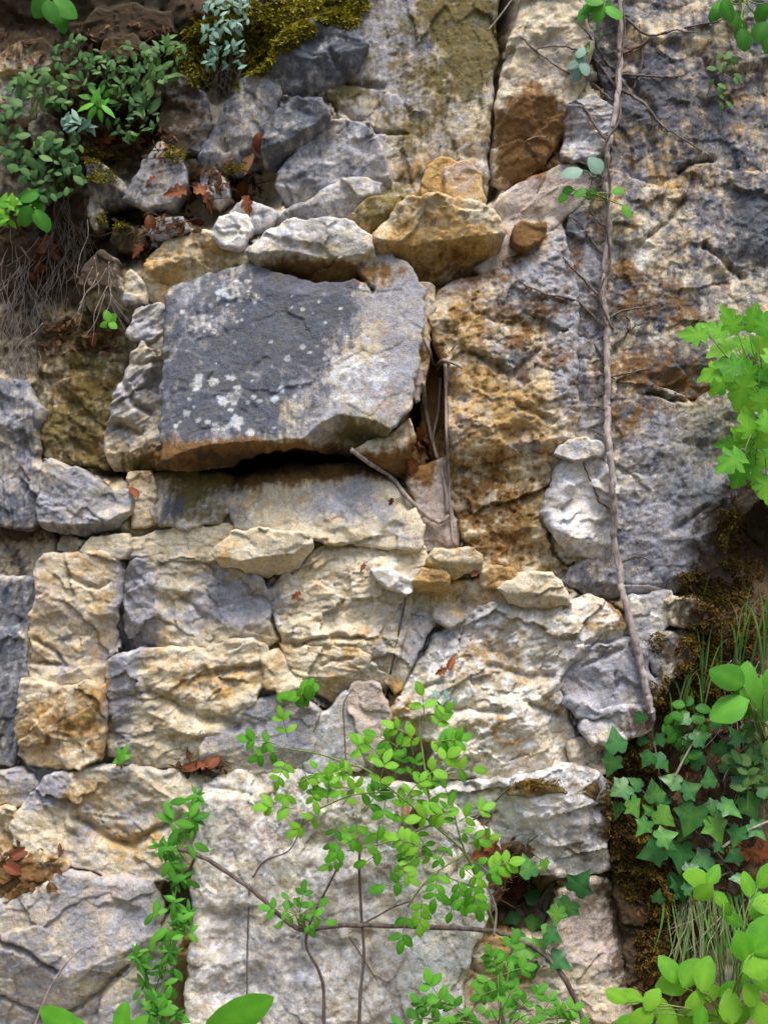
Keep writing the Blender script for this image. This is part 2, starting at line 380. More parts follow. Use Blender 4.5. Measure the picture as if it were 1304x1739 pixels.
# narrow cracks that run through single blocks: line, width, depth
CRACKS = [
    ([(1150, 292), (1180, 276), (1208, 272)], 4, 22), ([(1100, 668), (1140, 678), (1178, 682)], 4, 18), ([(0, 1592), (60, 1618), (100, 1646)], 5, 20),
    ([(218, 1640), (165, 1688), (120, 1722), (60, 1745)], 5, 16), ([(0, 1700), (40, 1722), (80, 1745)], 4, 12), ([(742, 1332), (806, 1334)], 5, 18),
    ([(280, 1400), (225, 1440), (170, 1420), (130, 1390)], 7, 16), ([(250, 1170), (320, 1210), (404, 1232)], 9, 14), ([(370, 1140), (440, 1134)], 7, 16),
    ([(60, 1085), (95, 1108), (110, 1130), (50, 1125)], 4, 12), ([(500, 1095), (560, 1080), (620, 1086)], 4, 14), ([(545, 1125), (600, 1118)], 3, 8),
    ([(830, 1130), (900, 1150), (935, 1145)], 5, 12), ([(770, 1205), (860, 1208)], 5, 14), ([(760, 1260), (790, 1240)], 5, 14), ([(890, 1190), (950, 1215)], 5, 12),
    ([(715, 1170), (750, 1155)], 4, 10), ([(990, 1130), (1050, 1100)], 4, 8), ([(1040, 1185), (1040, 1140)], 3, 8), ([(600, 925), (540, 935), (460, 1000)], 3, 6),
    ([(880, 690), (940, 720)], 5, 10), ([(800, 600), (870, 640), (910, 600)], 6, 10), ([(1080, 420), (1130, 380), (1160, 340)], 5, 12), ([(1195, 420), (1260, 470)], 5, 12),
    ([(1060, 130), (1110, 190), (1100, 260)], 5, 12), ([(1190, 100), (1240, 200)], 5, 10), ([(1140, 900), (1200, 860)], 5, 12), ([(500, 150), (560, 175), (640, 225)], 4, 10), ([(640, 225), (690, 228)], 3, 8),
    ([(560, 90), (590, 140), (650, 150)], 5, 10), ([(205, 640), (230, 690), (255, 700)], 6, 14), ([(200, 720), (245, 735)], 7, 16), ([(240, 620), (290, 610)], 4, 10),
    ([(350, 1330), (430, 1350)], 3, 5), ([(300, 1010), (350, 1050), (345, 1100)], 5, 8), ([(120, 980), (170, 1000), (185, 990)], 4, 8),
]
# crusts of pale lichen on the dark block: x, y, radius
SPOTS = []
_r = random.Random(3)
for (ax_, ay_, bx_, by_, n_, r0_, r1_) in [(300, 640, 450, 740, 26, 2, 8), (360, 480, 440, 550, 20, 2, 8), (490, 490, 640, 620, 16, 1.5, 6), (560, 600, 660, 690, 46, 3, 12), (450, 640, 560, 740, 10, 2, 5), (290, 520, 520, 640, 8, 2, 5)]:
    for _ in range(n_): SPOTS.append((_r.uniform(ax_, bx_), _r.uniform(ay_, by_), _r.uniform(r0_, r1_) * _r.uniform(.6, 1)))
SPOTS += [(402, 678, 12), (407, 718, 11), (385, 683, 9), (372, 727, 8), (338, 657, 9), (368, 652, 8), (480, 664, 6), (470, 680, 7), (324, 706, 7)]

# ------------------------------------------------------------------ one broken block of limestone
HS = 2.2
GROW = 6.0
def block(name, label, poly, d, bias, tx=0., ty=0., bev=16, drop=26, rough=1., cuts=(), strata=0., ax=1.4, rot=0., thick=90, seed=None, group=None, jag=1., pits=0., steps=None, cat='rock', spots=False, deep=115):
    """poly in photo millimetres, d = how far the face stands out (mm); cuts = (side, line points, slope): beyond the line the face falls back."""
    seed = (abs(hash(poly[0]) * 7 + len(label) * 131 + int(poly[1][0]) * 17) % 9000) if seed is None else seed
    P = [np.array(p, float) for p in poly]
    dense = []
    for a, b in zip(P, P[1:] + P[:1]):
        n = max(1, int(np.linalg.norm(b - a) / 6))
        for k in range(n): dense.append(a + (b - a) * k / n)
    D = np.array(dense)
    nxt = np.roll(D, -1, 0); prv = np.roll(D, 1, 0)
    tg = nxt - prv; tg /= np.linalg.norm(tg, axis=1)[:, None] + 1e-9
    area = np.sum(D[:, 0] * nxt[:, 1] - nxt[:, 0] * D[:, 1])
    D = D + np.stack([tg[:, 1], -tg[:, 0]], 1) * (GROW if area > 0 else -GROW)
    D = D + jag * np.stack([8 * fbm(D[:, 0], D[:, 1], 34, 4, seed + 1, .6), 8 * fbm(D[:, 0], D[:, 1], 34, 4, seed + 2, .6)], 1)
    x0, y0 = D.min(0) - 2 * HS; x1, y1 = D.max(0) + 2 * HS
    gx = np.arange(x0, x1 + HS, HS); gy = np.arange(y0, y1 + HS, HS)
    X, Y = np.meshgrid(gx, gy); x = X.ravel(); y = Y.ravel()
    # signed distance to the outline
    best = np.full(x.shape, 1e9); nx_ = np.zeros(x.shape); ny_ = np.zeros(x.shape); inside = np.zeros(x.shape, bool)
    E = np.roll(D, -1, 0)
    for (axx, ay), (bx, by) in zip(D, E):
        vx, vy = bx - axx, by - ay; l2 = vx * vx + vy * vy + 1e-9
        t = np.clip(((x - axx) * vx + (y - ay) * vy) / l2, 0, 1)
        qx = axx + t * vx; qy = ay + t * vy
        dd = (x - qx) ** 2 + (y - qy) ** 2
        m = dd < best
        best = np.where(m, dd, best); nx_ = np.where(m, qx, nx_); ny_ = np.where(m, qy, ny_)
        if by != ay:
            c = ((ay > y) != (by > y)) & (x < (bx - axx) * (y - ay) / (by - ay) + axx)
            inside ^= c
    sd = np.sqrt(best) * np.where(inside, 1, -1)
    snap = (sd < 0) & (sd > -HS * 1.05)
    x = np.where(snap, nx_, x); y = np.where(snap, ny_, y)
    keep = sd > -HS * 1.05
    sdp = np.maximum(sd, 0)
    cx, cy = D.mean(0)
    z = d + tx * (x - cx) + ty * (y - cy)
    size = min(x1 - x0, y1 - y0)
    fs = min(1.0, size / 110)
    rr = rough * .5
    # flat chips struck off the face: oblique planes that cut it
    pr = random.Random(seed); zc = z.copy()
    nch = 2 + min(int((x1 - x0) * (y1 - y0) / 5500), 11)
    for _ in range(nch):
        qx = pr.uniform(x0, x1); qy = pr.uniform(y0, y1); an = pr.uniform(0, 6.283); sl_ = pr.uniform(.10, .42) * min(rough, 1.7)
        rr_ = pr.uniform(30, 95); w_ = np.hypot((x - qx) * 1.0, (y - qy) * 1.4) + 14 * fbm(x, y, 40, 2, seed + _ + 60)
        pl = d + tx * (x - cx) + ty * (y - cy) + pr.uniform(0, 5) + sl_ * (math.cos(an) * (x - qx) + math.sin(an) * (y - qy))
        zc = np.minimum(zc, pl + np.maximum(w_ - rr_ * .75, 0) * .55)
    z = np.maximum(zc, z - 15 * min(rough, 1.6))
    z = z + rr * fs * (facets(x, y, 82 * max(fs, .4), seed + 10, 4.6, .20, ax, rot) + 3 * fbm(x, y, 120, 3, seed + 12))
    rs = min(rr, 1.25)
    z = z + rr * facets(x, y, 34, seed + 11, 1.5, .22, ax, rot) * .8
    z = z + rs * (facets(x, y, 11, seed + 17, .55, .3, ax, rot) * .9 + .9 * fbm(x, y, 26, 4, seed + 13, .55) + .7 * fbm(x, y, 7, 3, seed + 14, .6))
    cl, sl = math.cos(rot), math.sin(rot)
    hair = fbm((x * cl + y * sl) / ax, -x * sl + y * cl, 75, 4, seed + 50, .5)
    z = z - rs * rs * 2.4 * np.exp(-(hair / .016) ** 2) * sstep(.05, .35, fbm(x, y, 60, 2, seed + 51))
    if strata:
        c, s = math.cos(rot), math.sin(rot)
        w = (-x * s + y * c) + 7 * fbm(x, y, 50, 3, seed + 15)
        u = (x * c + y * s)
        l = perlin(w / 9.0, u / 150.0, seed + 16) + .6 * perlin(w / 4.1, u / 90.0, seed + 18)
        z = z + strata * 2.6 * l
    if pits:
        p = fbm(x, y, 15, 4, seed + 19, .6)
        z = z - pits * 9 * np.clip(p - .12, 0, 1) ** .8 + pits * 3 * fbm(x, y, 30, 3, seed + 20)
    for (side, line, slope) in cuts:
        L = np.array(line, float)
        wob = 5 * fbm(x, y, 30, 4, seed + 30, .6)
        if side == 'b': e = np.interp(x, L[:, 0], L[:, 1]); q = y - e
        elif side == 't': e = np.interp(x, L[:, 0], L[:, 1]); q = e - y
        elif side == 'r': e = np.interp(y, L[:, 1], L[:, 0]); q = x - e
        else: e = np.interp(y, L[:, 1], L[:, 0]); q = e - x
        q = np.maximum(q + wob * .6, 0)
        z = z - slope * q
    bv = min(bev * .45, size * .3)
    bvn = bv * (1 + .55 * fbm(x, y, 40, 3, seed + 40))
    t = np.clip(sdp / np.maximum(bvn, 2), 0, 1)
    z = z - drop * .5 * (1 - np.sqrt(np.maximum(1 - (1 - t) ** 2.2, 0)))
    for (pts, cw, cd) in CRACKS:
        pa = np.array(pts)
        if pa[:, 0].max() < x0 or pa[:, 0].min() > x1 or pa[:, 1].max() < y0 or pa[:, 1].min() > y1: continue
        q = seg_dist(x + 5 * fbm(x, y, 30, 4, 61), y + 5 * fbm(x, y, 30, 4, 62), pts)
        z = z - cd * np.exp(-(q / cw) ** 2)
    z = np.maximum(z, d - deep)
    surf_write(x[keep], y[keep], z[keep] / 1000.0)
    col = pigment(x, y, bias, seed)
    if spots:
        for (sx, sy, sr) in SPOTS:
            q = np.sqrt(((x - sx) / 1.15) ** 2 + (y - sy) ** 2) + .5 * sr * fbm(x, y, 8, 3, int(sx))
            m = (1 - sstep(sr * .65, sr * 1.05, q))[:, None] * .85
            col = col * (1 - m) + np.array((.56, .58, .60)) * m
    dref = d / 1000.0 * .7
    f = (CAM_D - dref) / CAM_D
    V = np.stack([(x - 652) * f / 1000, -z / 1000.0, CAM_Z + (869.5 - y) * f / 1000], 1)
    ny, nx = X.shape
    idx = np.full(ny * nx, -1); kid = np.nonzero(keep)[0]; idx[kid] = np.arange(len(kid))
    G = idx.reshape(ny, nx)
    Q = np.stack([G[1:, :-1], G[1:, 1:], G[:-1, 1:], G[:-1, :-1]], -1).reshape(-1, 4)
    Q = Q[(Q >= 0).all(1)]
    V = V[kid]; C = col[kid]
    # sides and back
    ed = np.concatenate([Q[:, [0, 1]], Q[:, [1, 2]], Q[:, [2, 3]], Q[:, [3, 0]]])
    key = np.minimum(ed[:, 0], ed[:, 1]) * 10000019 + np.maximum(ed[:, 0], ed[:, 1])
    u, inv, cnt = np.unique(key, return_inverse=True, return_counts=True)
    be = ed[cnt[inv] == 1]
    bvs = np.unique(be)
    used = np.unique(Q)
    mp = {int(v): k for k, v in enumerate(used)}
    V2 = V[used]; C2 = C[used]
    Q2 = np.searchsorted(used, Q)
    be2 = np.searchsorted(used, be); bv2 = np.searchsorted(used, bvs)
    back = V2[bv2].copy(); ctr = V2.mean(0)
    yb = -(d - thick) / 1000.0
    back[:, 1] = np.maximum(yb, back[:, 1] + .01)
    back[:, 0] = ctr[0] + (back[:, 0] - ctr[0]) * .93; back[:, 2] = ctr[2] + (back[:, 2] - ctr[2]) * .93
    nb = len(V2)
    pos = {int(v): nb + k for k, v in enumerate(bv2)}
    V3 = np.concatenate([V2, back, [[ctr[0], yb, ctr[2]]]]); C3 = np.concatenate([C2, C2[bv2], C2[:1]])
    F = Q2.tolist()
    cidx = len(V3) - 1
    for a, b in be2.tolist():
        F.append([b, a, pos[a], pos[b]]); F.append([pos[b], pos[a], cidx])
    o = mesh_np(name, V3, F, M_STONE, 'stone', C3, loc=(float(ctr[0]), yb, float(ctr[2])))
    tag(o, label, cat, group)
    return o


# ------------------------------------------------------------------ the broken blocks of the face
G_ = dict
B = block
# top: wall to the left of the dark joint, lumps under the moss
B('rock_slab', 'tall olive and tan slab left of the dark vertical joint at the top', [(612, -40), (842, -40), (836, 100), (828, 200), (822, 310), (816, 350), (760, 350), (700, 352), (640, 335), (618, 310), (600, 250), (580, 200), (560, 150), (548, 100), (590, 50)], 26, dict(ochre=.3, grey=.5, olive=.3, dark=.28), tx=.05, rough=.9, ax=.6, cuts=[('r', [(800, -60), (800, 400)], .25)], bev=22)
B('rock_lump', 'dark grey lichened lump just under the moss fringe at the top', [(455, 122), (478, 65), (530, 35), (570, 26), (602, 42), (618, 80), (604, 112), (570, 142), (520, 152), (470, 152)], 62, dict(grey=.6, dark=.68, white=.2, olive=.15), bev=34, drop=34, cuts=[('b', [(440, 95), (530, 105), (630, 85)], .6)])
B('rock_block', 'grey angular block with a shaded lower face, left of the grey lumps', [(449, 252), (455, 212), (500, 178), (543, 172), (552, 195), (548, 216), (500, 257), (470, 277), (451, 274)], 64, dict(grey=.6, dark=.62, ochre=.2), ty=-.1, bev=10, cuts=[('b', [(440, 262), (500, 238), (552, 205)], 1.6)])
B('rock_slab', 'pale grey slab sloping down right of the angular grey block', [(474, 292), (520, 245), (560, 205), (622, 212), (652, 260), (662, 312), (642, 327), (600, 322), (560, 332), (518, 352), (488, 342), (476, 316)], 44, dict(grey=.65, white=.25, dark=.42, ochre=.15), rot=-.5, cuts=[('b', [(470, 318), (520, 322), (560, 310), (660, 300)], .7)])
B('rock_lump', 'rounded blue grey lump above the thin overhanging ledge', [(476, 370), (520, 350), (565, 316), (608, 306), (642, 316), (634, 350), (596, 372), (540, 388), (488, 388)], 74, dict(grey=.65, white=.3, dark=.42), bev=22, cuts=[('b', [(470, 368), (560, 345), (640, 332)], .6)])
B('rock_ledge', 'thin pale ledge jutting out over the dark lichened block', [(423, 434), (450, 408), (482, 384), (540, 378), (592, 384), (632, 405), (634, 432), (646, 462), (642, 488), (545, 494), (470, 482), (440, 455)], 104, dict(grey=.5, white=.42, ochre=.15), ty=.12, bev=9, drop=14, cuts=[('b', [(415, 437), (440, 436), (480, 429), (540, 440), (600, 443), (640, 428)], 1.55)])
B('boulder', 'big ochre yellow boulder resting above the open joint', [(630, 425), (640, 398), (690, 345), (742, 337), (792, 344), (840, 360), (854, 390), (849, 420), (822, 457), (772, 472), (722, 482), (704, 458), (662, 434)], 118, dict(ochre=.36, rust=.08, grey=.18, white=.15), ty=-.12, bev=20, drop=36, rough=1.5, cuts=[('b', [(620, 408), (700, 418), (760, 410), (850, 398)], 1.5), ('l', [(690, 330), (655, 420)], .7)])
B('rock_block', 'olive yellow block wedged left of the ochre boulder', [(600, 372), (628, 345), (660, 336), (700, 344), (690, 380), (660, 412), (628, 405), (606, 396)], 92, dict(ochre=.45, olive=.45, grey=.15), bev=12, cuts=[('b', [(595, 378), (640, 372), (700, 350)], .8)])
B('rock_block', 'small orange tan block at the foot of the tall slab, right above the boulder', [(758, 288), (790, 280), (812, 296), (818, 345), (785, 350), (760, 346)], 60, dict(ochre=.5, pink=.4), bev=8, rough=.6)
B('rock_block', 'narrow ochre flake beside the orange tan block below the tall slab', [(722, 300), (742, 274), (772, 276), (764, 296), (756, 345), (722, 346)], 44, dict(ochre=.7, olive=.15), bev=8)
# left of the big block
B('rock_block', 'yellow brown crumbly block at the upper corner of the dark lichened block', [(248, 470), (254, 440), (288, 405), (350, 393), (402, 404), (428, 440), (422, 457), (360, 472), (305, 490), (290, 512), (268, 522), (249, 500)], 62, dict(ochre=.5, olive=.25, rust=.15, grey=.1), rough=1.6, cuts=[('b', [(240, 455), (330, 448), (430, 440)], .5)])
B('stone', 'small white stone between the yellow brown block and the thin ledge', [(362, 402), (376, 374), (420, 368), (428, 395), (412, 424), (380, 422)], 76, dict(grey=.4, white=.65), bev=14)
B('rock_block', 'grey standing block below the hanging moss and dry roots', [(273, 202), (283, 138), (310, 128), (346, 158), (354, 215), (342, 262), (300, 254), (280, 242)], 30, dict(grey=.6, dark=.55, soil=.25), rough=1.3)
B('rock_slab', 'slanting grey slab streaked with olive right of the standing block', [(343, 268), (378, 200), (410, 138), (452, 116), (474, 150), (458, 212), (450, 262), (402, 284), (356, 292)], 42, dict(grey=.62, dark=.48, olive=.28, white=.1), rot=1.1, ax=2.2, cuts=[('b', [(340, 262), (400, 262), (460, 235)], .6)])
B('stone', 'triangular grey stone in the earth below the leafy bank', [(151, 276), (185, 288), (222, 332), (206, 348), (165, 347), (154, 312)], 52, dict(grey=.5, dark=.42, olive=.3), bev=5, rough=.7, cuts=[('b', [(140, 305), (180, 312), (225, 338)], .7)])
B('stone', 'thin grey flake standing under the triangular stone', [(155, 338), (166, 345), (178, 384), (166, 392), (156, 370)], 34, dict(grey=.5, olive=.3), bev=4)
B('rock_slab', 'light slanting slab behind the red dead leaves', [(213, 342), (245, 290), (270, 246), (305, 272), (314, 312), (290, 346), (254, 353)], 56, dict(grey=.6, white=.2, pink=.2, dark=.35), rot=-.8, ax=2, bev=8)
B('stone', 'dull grey stone beside the orange dead leaf pile', [(343, 300), (370, 293), (388, 332), (372, 348), (348, 334)], 42, dict(grey=.55, dark=.25), bev=9)
B('stone', 'small grey white stone under the hanging orange leaves', [(392, 365), (418, 348), (446, 352), (470, 366), (462, 384), (430, 398), (402, 390)], 64, dict(grey=.6, white=.35), bev=12)
B('stone', 'long flat grey stone above the yellow brown block', [(254, 396), (268, 376), (310, 374), (318, 392), (272, 404)], 54, dict(grey=.6, white=.15), bev=7)
B('stone', 'dark olive stone in the shaded gap under the light slanting slab', [(188, 405), (200, 388), (240, 390), (252, 412), (232, 424), (196, 420)], 30, dict(olive=.6, dark=.3), bev=10)
B('stone', 'pale pointed stone over a brown hollow on the earthy bank', [(142, 482), (158, 440), (178, 428), (196, 446), (206, 482), (200, 530), (168, 536), (146, 520)], 66, dict(grey=.4, white=.25, ochre=.2), bev=7, cuts=[('b', [(135, 488), (210, 492)], 1.5)])
B('stone', 'blunt grey stone right of the pale pointed stone', [(203, 492), (224, 468), (250, 486), (248, 512), (212, 512)], 54, dict(grey=.45, ochre=.25), bev=9)
B('stone', 'cream stone at the very top of the leafy bank', [(0, 106), (20, 84), (70, 70), (96, 90), (102, 112), (60, 122), (0, 124)], 36, dict(ochre=.4), bev=10, rough=.7)
B('stone', 'whitish blunt stone under the cream stone in the leafy bank', [(6, 128), (40, 114), (84, 122), (92, 165), (70, 200), (24, 196), (8, 160)], 16, dict(grey=.4, white=.35), bev=14)
B('stone', 'small round tan stone among the bank leaves', [(54, 214), (72, 196), (94, 205), (98, 232), (78, 246), (58, 238)], 24, dict(pink=.5, grey=.35), bev=14)
B('rock_block', 'dark shaded block in the top corner above the leafy bank', [(140, 50), (165, 18), (230, 8), (285, 20), (290, 52), (240, 62), (165, 66)], -10, dict(dark=.7, olive=.3), bev=14)
B('stone', 'brown stone under the dark shaded block at the top', [(168, 88), (182, 64), (226, 60), (246, 78), (236, 94), (196, 98)], 0, dict(ochre=.6, rust=.3, soil=.3), bev=10)
B('rock_block', 'earth stained rubbly block left of the layered pale block', [(62, 562), (130, 538), (200, 545), (238, 585), (214, 660), (196, 740), (178, 792), (92, 786), (60, 752), (70, 662)], 18, dict(ochre=.35, grey=.3, olive=.38, rust=.35, soil=.3), rough=2.0, rot=.9, pits=.5)
B('rock_slab', 'grey fissured slab split in upright splinters at the edge of the face', [(-40, 640), (40, 650), (70, 700), (62, 780), (76, 850), (64, 892), (-40, 892)], 34, dict(grey=.6, dark=.48, white=.15, olive=.2), rough=1.3, strata=2.0, rot=1.48)
B('rock_block', 'pale layered block against the side of the dark lichened block', [(190, 700), (206, 660), (230, 606), (258, 568), (290, 556), (300, 640), (296, 770), (280, 790), (250, 796), (188, 797), (178, 762)], 62, dict(grey=.5, white=.2, ochre=.2), rough=1.8, strata=1.0, rot=-.55, cuts=[('b', [(170, 770), (300, 775)], 1.0)])
B('stone', 'splintered pale stone at the corner of the yellow brown block', [(222, 565), (236, 535), (275, 520), (292, 532), (290, 556), (250, 580)], 62, dict(grey=.55, white=.3), bev=6, strata=1.2, rot=-.6)
# the big dark block
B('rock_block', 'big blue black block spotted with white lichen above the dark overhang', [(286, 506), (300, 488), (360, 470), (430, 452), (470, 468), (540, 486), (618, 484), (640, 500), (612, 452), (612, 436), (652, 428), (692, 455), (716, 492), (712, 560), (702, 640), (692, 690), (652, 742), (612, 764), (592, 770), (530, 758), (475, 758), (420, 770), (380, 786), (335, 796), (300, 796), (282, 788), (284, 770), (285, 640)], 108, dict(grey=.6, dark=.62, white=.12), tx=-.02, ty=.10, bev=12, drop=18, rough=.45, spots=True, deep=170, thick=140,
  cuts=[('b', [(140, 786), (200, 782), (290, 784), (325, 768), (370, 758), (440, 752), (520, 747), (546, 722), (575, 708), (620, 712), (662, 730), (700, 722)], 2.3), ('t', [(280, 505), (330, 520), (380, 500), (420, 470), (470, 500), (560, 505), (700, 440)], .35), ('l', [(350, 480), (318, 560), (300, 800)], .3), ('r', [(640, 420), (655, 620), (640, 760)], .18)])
B('stone', 'cream chip wedged under the right corner of the dark lichened block', [(604, 766), (650, 750), (692, 720), (700, 752), (690, 775), (722, 802), (700, 814), (640, 788)], 84, dict(ochre=.15), bev=5, rough=.5, cuts=[('b', [(600, 770), (650, 772), (700, 755)], 1.4)])
B('rock_flake', 'narrow upright flake between the dark block and the open joint', [(704, 486), (736, 490), (728, 560), (722, 625), (706, 684), (697, 660), (712, 600), (706, 540)], 70, dict(ochre=.35, pink=.4, grey=.2), bev=6, strata=.8, rot=1.5)
B('rock_flake', 'brownish pink upright flake inside the joint behind the dry roots', [(722, 642), (742, 600), (762, 622), (768, 760), (746, 788), (718, 742)], 2, dict(pink=.3, ochre=.3, rust=.55, soil=.35), bev=8)
# under the overhang
B('rock_block', 'grey angular block with a sharp lower edge at the left below the overhang', [(70, 882), (78, 800), (90, 784), (150, 808), (190, 838), (224, 836), (224, 870), (190, 894), (130, 906), (80, 900)], 78, dict(grey=.6, white=.2, pink=.25, dark=.3), bev=6, rough=1.2, strata=.25, rot=.4, cuts=[('b', [(60, 884), (130, 892), (180, 888), (230, 862)], 1.8)])
B('stone', 'narrow tan stone between the two grey blocks below the overhang', [(224, 802), (258, 804), (264, 888), (230, 892)], 44, dict(ochre=.4, pink=.3), bev=8)
B('rock_block', 'olive grey block shaded by the overhang', [(260, 806), (330, 798), (388, 812), (392, 850), (372, 887), (322, 896), (276, 892), (262, 862)], 34, dict(grey=.4, olive=.35, dark=.2), bev=16, rough=.6, ty=.5)
B('rock_block', 'smooth pale cream block with a blue grey tint right below the overhang', [(386, 862), (393, 812), (420, 806), (480, 794), (560, 790), (612, 792), (660, 810), (702, 860), (716, 900), (710, 928), (600, 922), (540, 914), (430, 907), (400, 892)], 54, dict(grey=.3, ochre=.15, white=.2), ty=.25, bev=14, rough=.7, cuts=[('t', [(380, 848), (480, 815), (600, 812), (715, 850)], .9), ('l', [(425, 780), (415, 850), (430, 910)], .5)])
B('stone', 'flat tan course stone right of the roots of the cut block row', [(214, 922), (280, 905), (330, 895), (397, 897), (387, 932), (360, 947), (250, 949), (214, 948)], 48, dict(grey=.3, ochre=.25), bev=8, strata=.6)
B('stone', 'small flat tan stone on top of the tall brown block', [(146, 932), (160, 914), (216, 911), (214, 941), (195, 948)], 60, dict(ochre=.3, grey=.2), bev=6)
B('stone', 'cream wedge stone with a yellow underside jutting out mid wall', [(366, 942), (400, 904), (430, 904), (520, 911), (528, 927), (502, 962), (452, 980), (420, 966), (375, 955)], 104, dict(ochre=.28), bev=6, rough=.8, cuts=[('b', [(360, 944), (415, 950), (450, 944), (500, 940), (530, 922)], 1.5)])
B('rock_block', 'tall cream and tan block left of the purple fissure', [(60, 972), (80, 944), (192, 941), (206, 970), (197, 1030), (187, 1090), (176, 1150), (182, 1165), (150, 1160), (100, 1167), (46, 1154), (44, 1100), (58, 1050), (70, 1000)], 66, dict(ochre=.36, pink=.36, grey=.3, rust=.08), rough=1.3, rot=.5, cuts=[('r', [(175, 930), (150, 1160)], .35), ('b', [(40, 1090), (100, 1110), (200, 1120)], .3)])
B('rock_block', 'rusty brown block at the foot of the tall cream and tan block', [(44, 1156), (100, 1168), (150, 1162), (180, 1166), (176, 1230), (169, 1282), (140, 1302), (60, 1302), (33, 1282), (38, 1200)], 74, dict(ochre=.4, rust=.3, pink=.3, grey=.1), rough=1.4, rot=-.5, bev=14)
B('rock_slab', 'grey slab in leaning splinters left of the tall cream and tan block', [(-40, 985), (50, 982), (62, 1012), (52, 1080), (44, 1150), (36, 1250), (24, 1296), (-40, 1296)], 40, dict(grey=.6, dark=.42, white=.22, soil=.1), strata=1.8, rot=1.8, rough=1.0)
B('rock_block', 'dark earthy block in the gap left of the small flat tan stone', [(-40, 894), (60, 892), (92, 905), (84, 940), (60, 975), (-40, 985)], 12, dict(soil=.4, grey=.3, dark=.3), rough=1.6)
B('rock_block', 'square cream block with a grey left edge under the flat tan course stone', [(214, 1092), (209, 1000), (220, 952), (260, 946), (370, 952), (440, 984), (460, 1010), (456, 1060), (472, 1087), (420, 1101), (350, 1107), (280, 1110), (214, 1107)], 62, dict(ochre=.28, grey=.32, white=.2), rough=1.6, rot=.5, cuts=[('l', [(262, 940), (268, 1110)], .45), ('b', [(210, 1060), (330, 1075), (480, 1050)], .35)])
B('rock_block', 'broad cream block creased by an olive diagonal hollow', [(176, 1182), (184, 1130), (215, 1108), (340, 1104), (430, 1084), (452, 1108), (446, 1165), (404, 1226), (346, 1266), (338, 1304), (230, 1308), (180, 1288), (174, 1240)], 82, dict(ochre=.28, grey=.26, white=.24), rough=1.9, rot=-.3, ax=1.8, cuts=[('l', [(222, 1100), (212, 1310)], .5), ('b', [(170, 1195), (260, 1200), (330, 1215), (460, 1180)], .4)])
B('rock_block', 'smooth lilac grey block between the creased cream block and the bush', [(340, 1268), (404, 1228), (440, 1188), (482, 1174), (538, 1206), (524, 1300), (480, 1308), (402, 1318), (352, 1306)], 70, dict(grey=.5, pink=.35), rough=.7, rot=-.4, ax=2., cuts=[('b', [(330, 1280), (430, 1262), (530, 1270)], .5)])
B('rock_block', 'large fractured cream block in the middle of the lower wall', [(458, 1012), (480, 980), (525, 945), (580, 920), (602, 924), (716, 930), (728, 960), (702, 990), (692, 1060), (672, 1120), (656, 1172), (630, 1187), (608, 1124), (560, 1142), (500, 1122), (470, 1062)], 80, dict(ochre=.3, grey=.22, white=.3), rough=2.1, rot=-.2, strata=.5, cuts=[('t', [(450, 1010), (530, 985), (600, 965), (730, 960)], .3), ('l', [(500, 930), (480, 1010), (520, 1140)], .5), ('b', [(450, 1070), (560, 1075), (700, 1085)], .5)])
B('stone', 'rounded yellow stone below the large fractured block beside the sprout', [(446, 1120), (470, 1108), (512, 1142), (514, 1167), (480, 1180), (454, 1162)], 84, dict(ochre=.4, pink=.2), bev=18)
B('rock_slab', 'layered yellowish slab tucked under the large fractured block', [(480, 1098), (530, 1092), (602, 1098), (626, 1116), (620, 1160), (576, 1204), (536, 1172), (500, 1138)], 72, dict(ochre=.4, grey=.2), rough=1., strata=1.2, rot=.15, cuts=[('b', [(470, 1140), (560, 1150), (630, 1130)], .9)])
B('stone', 'smooth grey white stone leaning in the hollow behind the bush', [(519, 1282), (545, 1224), (586, 1178), (604, 1190), (622, 1240), (628, 1292), (560, 1313), (521, 1308)], 62, dict(grey=.55, white=.4), bev=10, rough=.45)
B('stone', 'pinkish tan upright stone right of the smooth grey white stone', [(588, 1182), (610, 1156), (642, 1163), (660, 1215), (654, 1262), (632, 1294), (608, 1232)], 74, dict(pink=.75, ochre=.2), bev=10, rough=.8)
B('rock_flake', 'long tan flake filling the slanting seam right of the large fractured block', [(698, 1002), (740, 984), (764, 1010), (738, 1050), (704, 1112), (672, 1174), (658, 1154), (690, 1062)], 56, dict(ochre=.3, pink=.3, grey=.2), bev=8, strata=1., rot=1.2)
B('rock_block', 'tan earthy block under the root where the joint widens', [(690, 802), (760, 780), (776, 930), (716, 934), (712, 870)], 30, dict(pink=.5, ochre=.3, grey=.2), bev=10)
B('stone', 'larger of the two yellow stones on the ledge under the joint', [(727, 950), (740, 934), (790, 934), (814, 945), (812, 966), (770, 977), (735, 966)], 104, dict(ochre=.5), bev=12, drop=20, cuts=[('b', [(720, 955), (815, 956)], .9)])
B('stone', 'smaller of the two yellow stones on the ledge under the joint', [(707, 986), (720, 969), (757, 974), (757, 993), (730, 1002), (711, 1000)], 100, dict(ochre=.6), bev=9, drop=16, cuts=[('b', [(700, 985), (760, 986)], .9)])
B('stone', 'low ochre stone right of the two yellow ledge stones', [(814, 975), (830, 965), (862, 966), (872, 980), (850, 992), (820, 992)], 86, dict(ochre=.6, rust=.2), bev=8)
B('stone', 'arched cream stone on the ledge below the pitted ochre rock', [(848, 998), (880, 980), (932, 978), (957, 1000), (964, 1022), (920, 1028), (868, 1018)], 100, dict(ochre=.25, pink=.1), bev=12, cuts=[('b', [(840, 1005), (900, 1004), (970, 1018)], .8)])
B('stone', 'small sharp white chip on the seam of the fractured block', [(632, 968), (662, 967), (682, 979), (702, 985), (696, 1001), (670, 1000), (644, 986)], 96, dict(grey=.4, white=.6), bev=5)
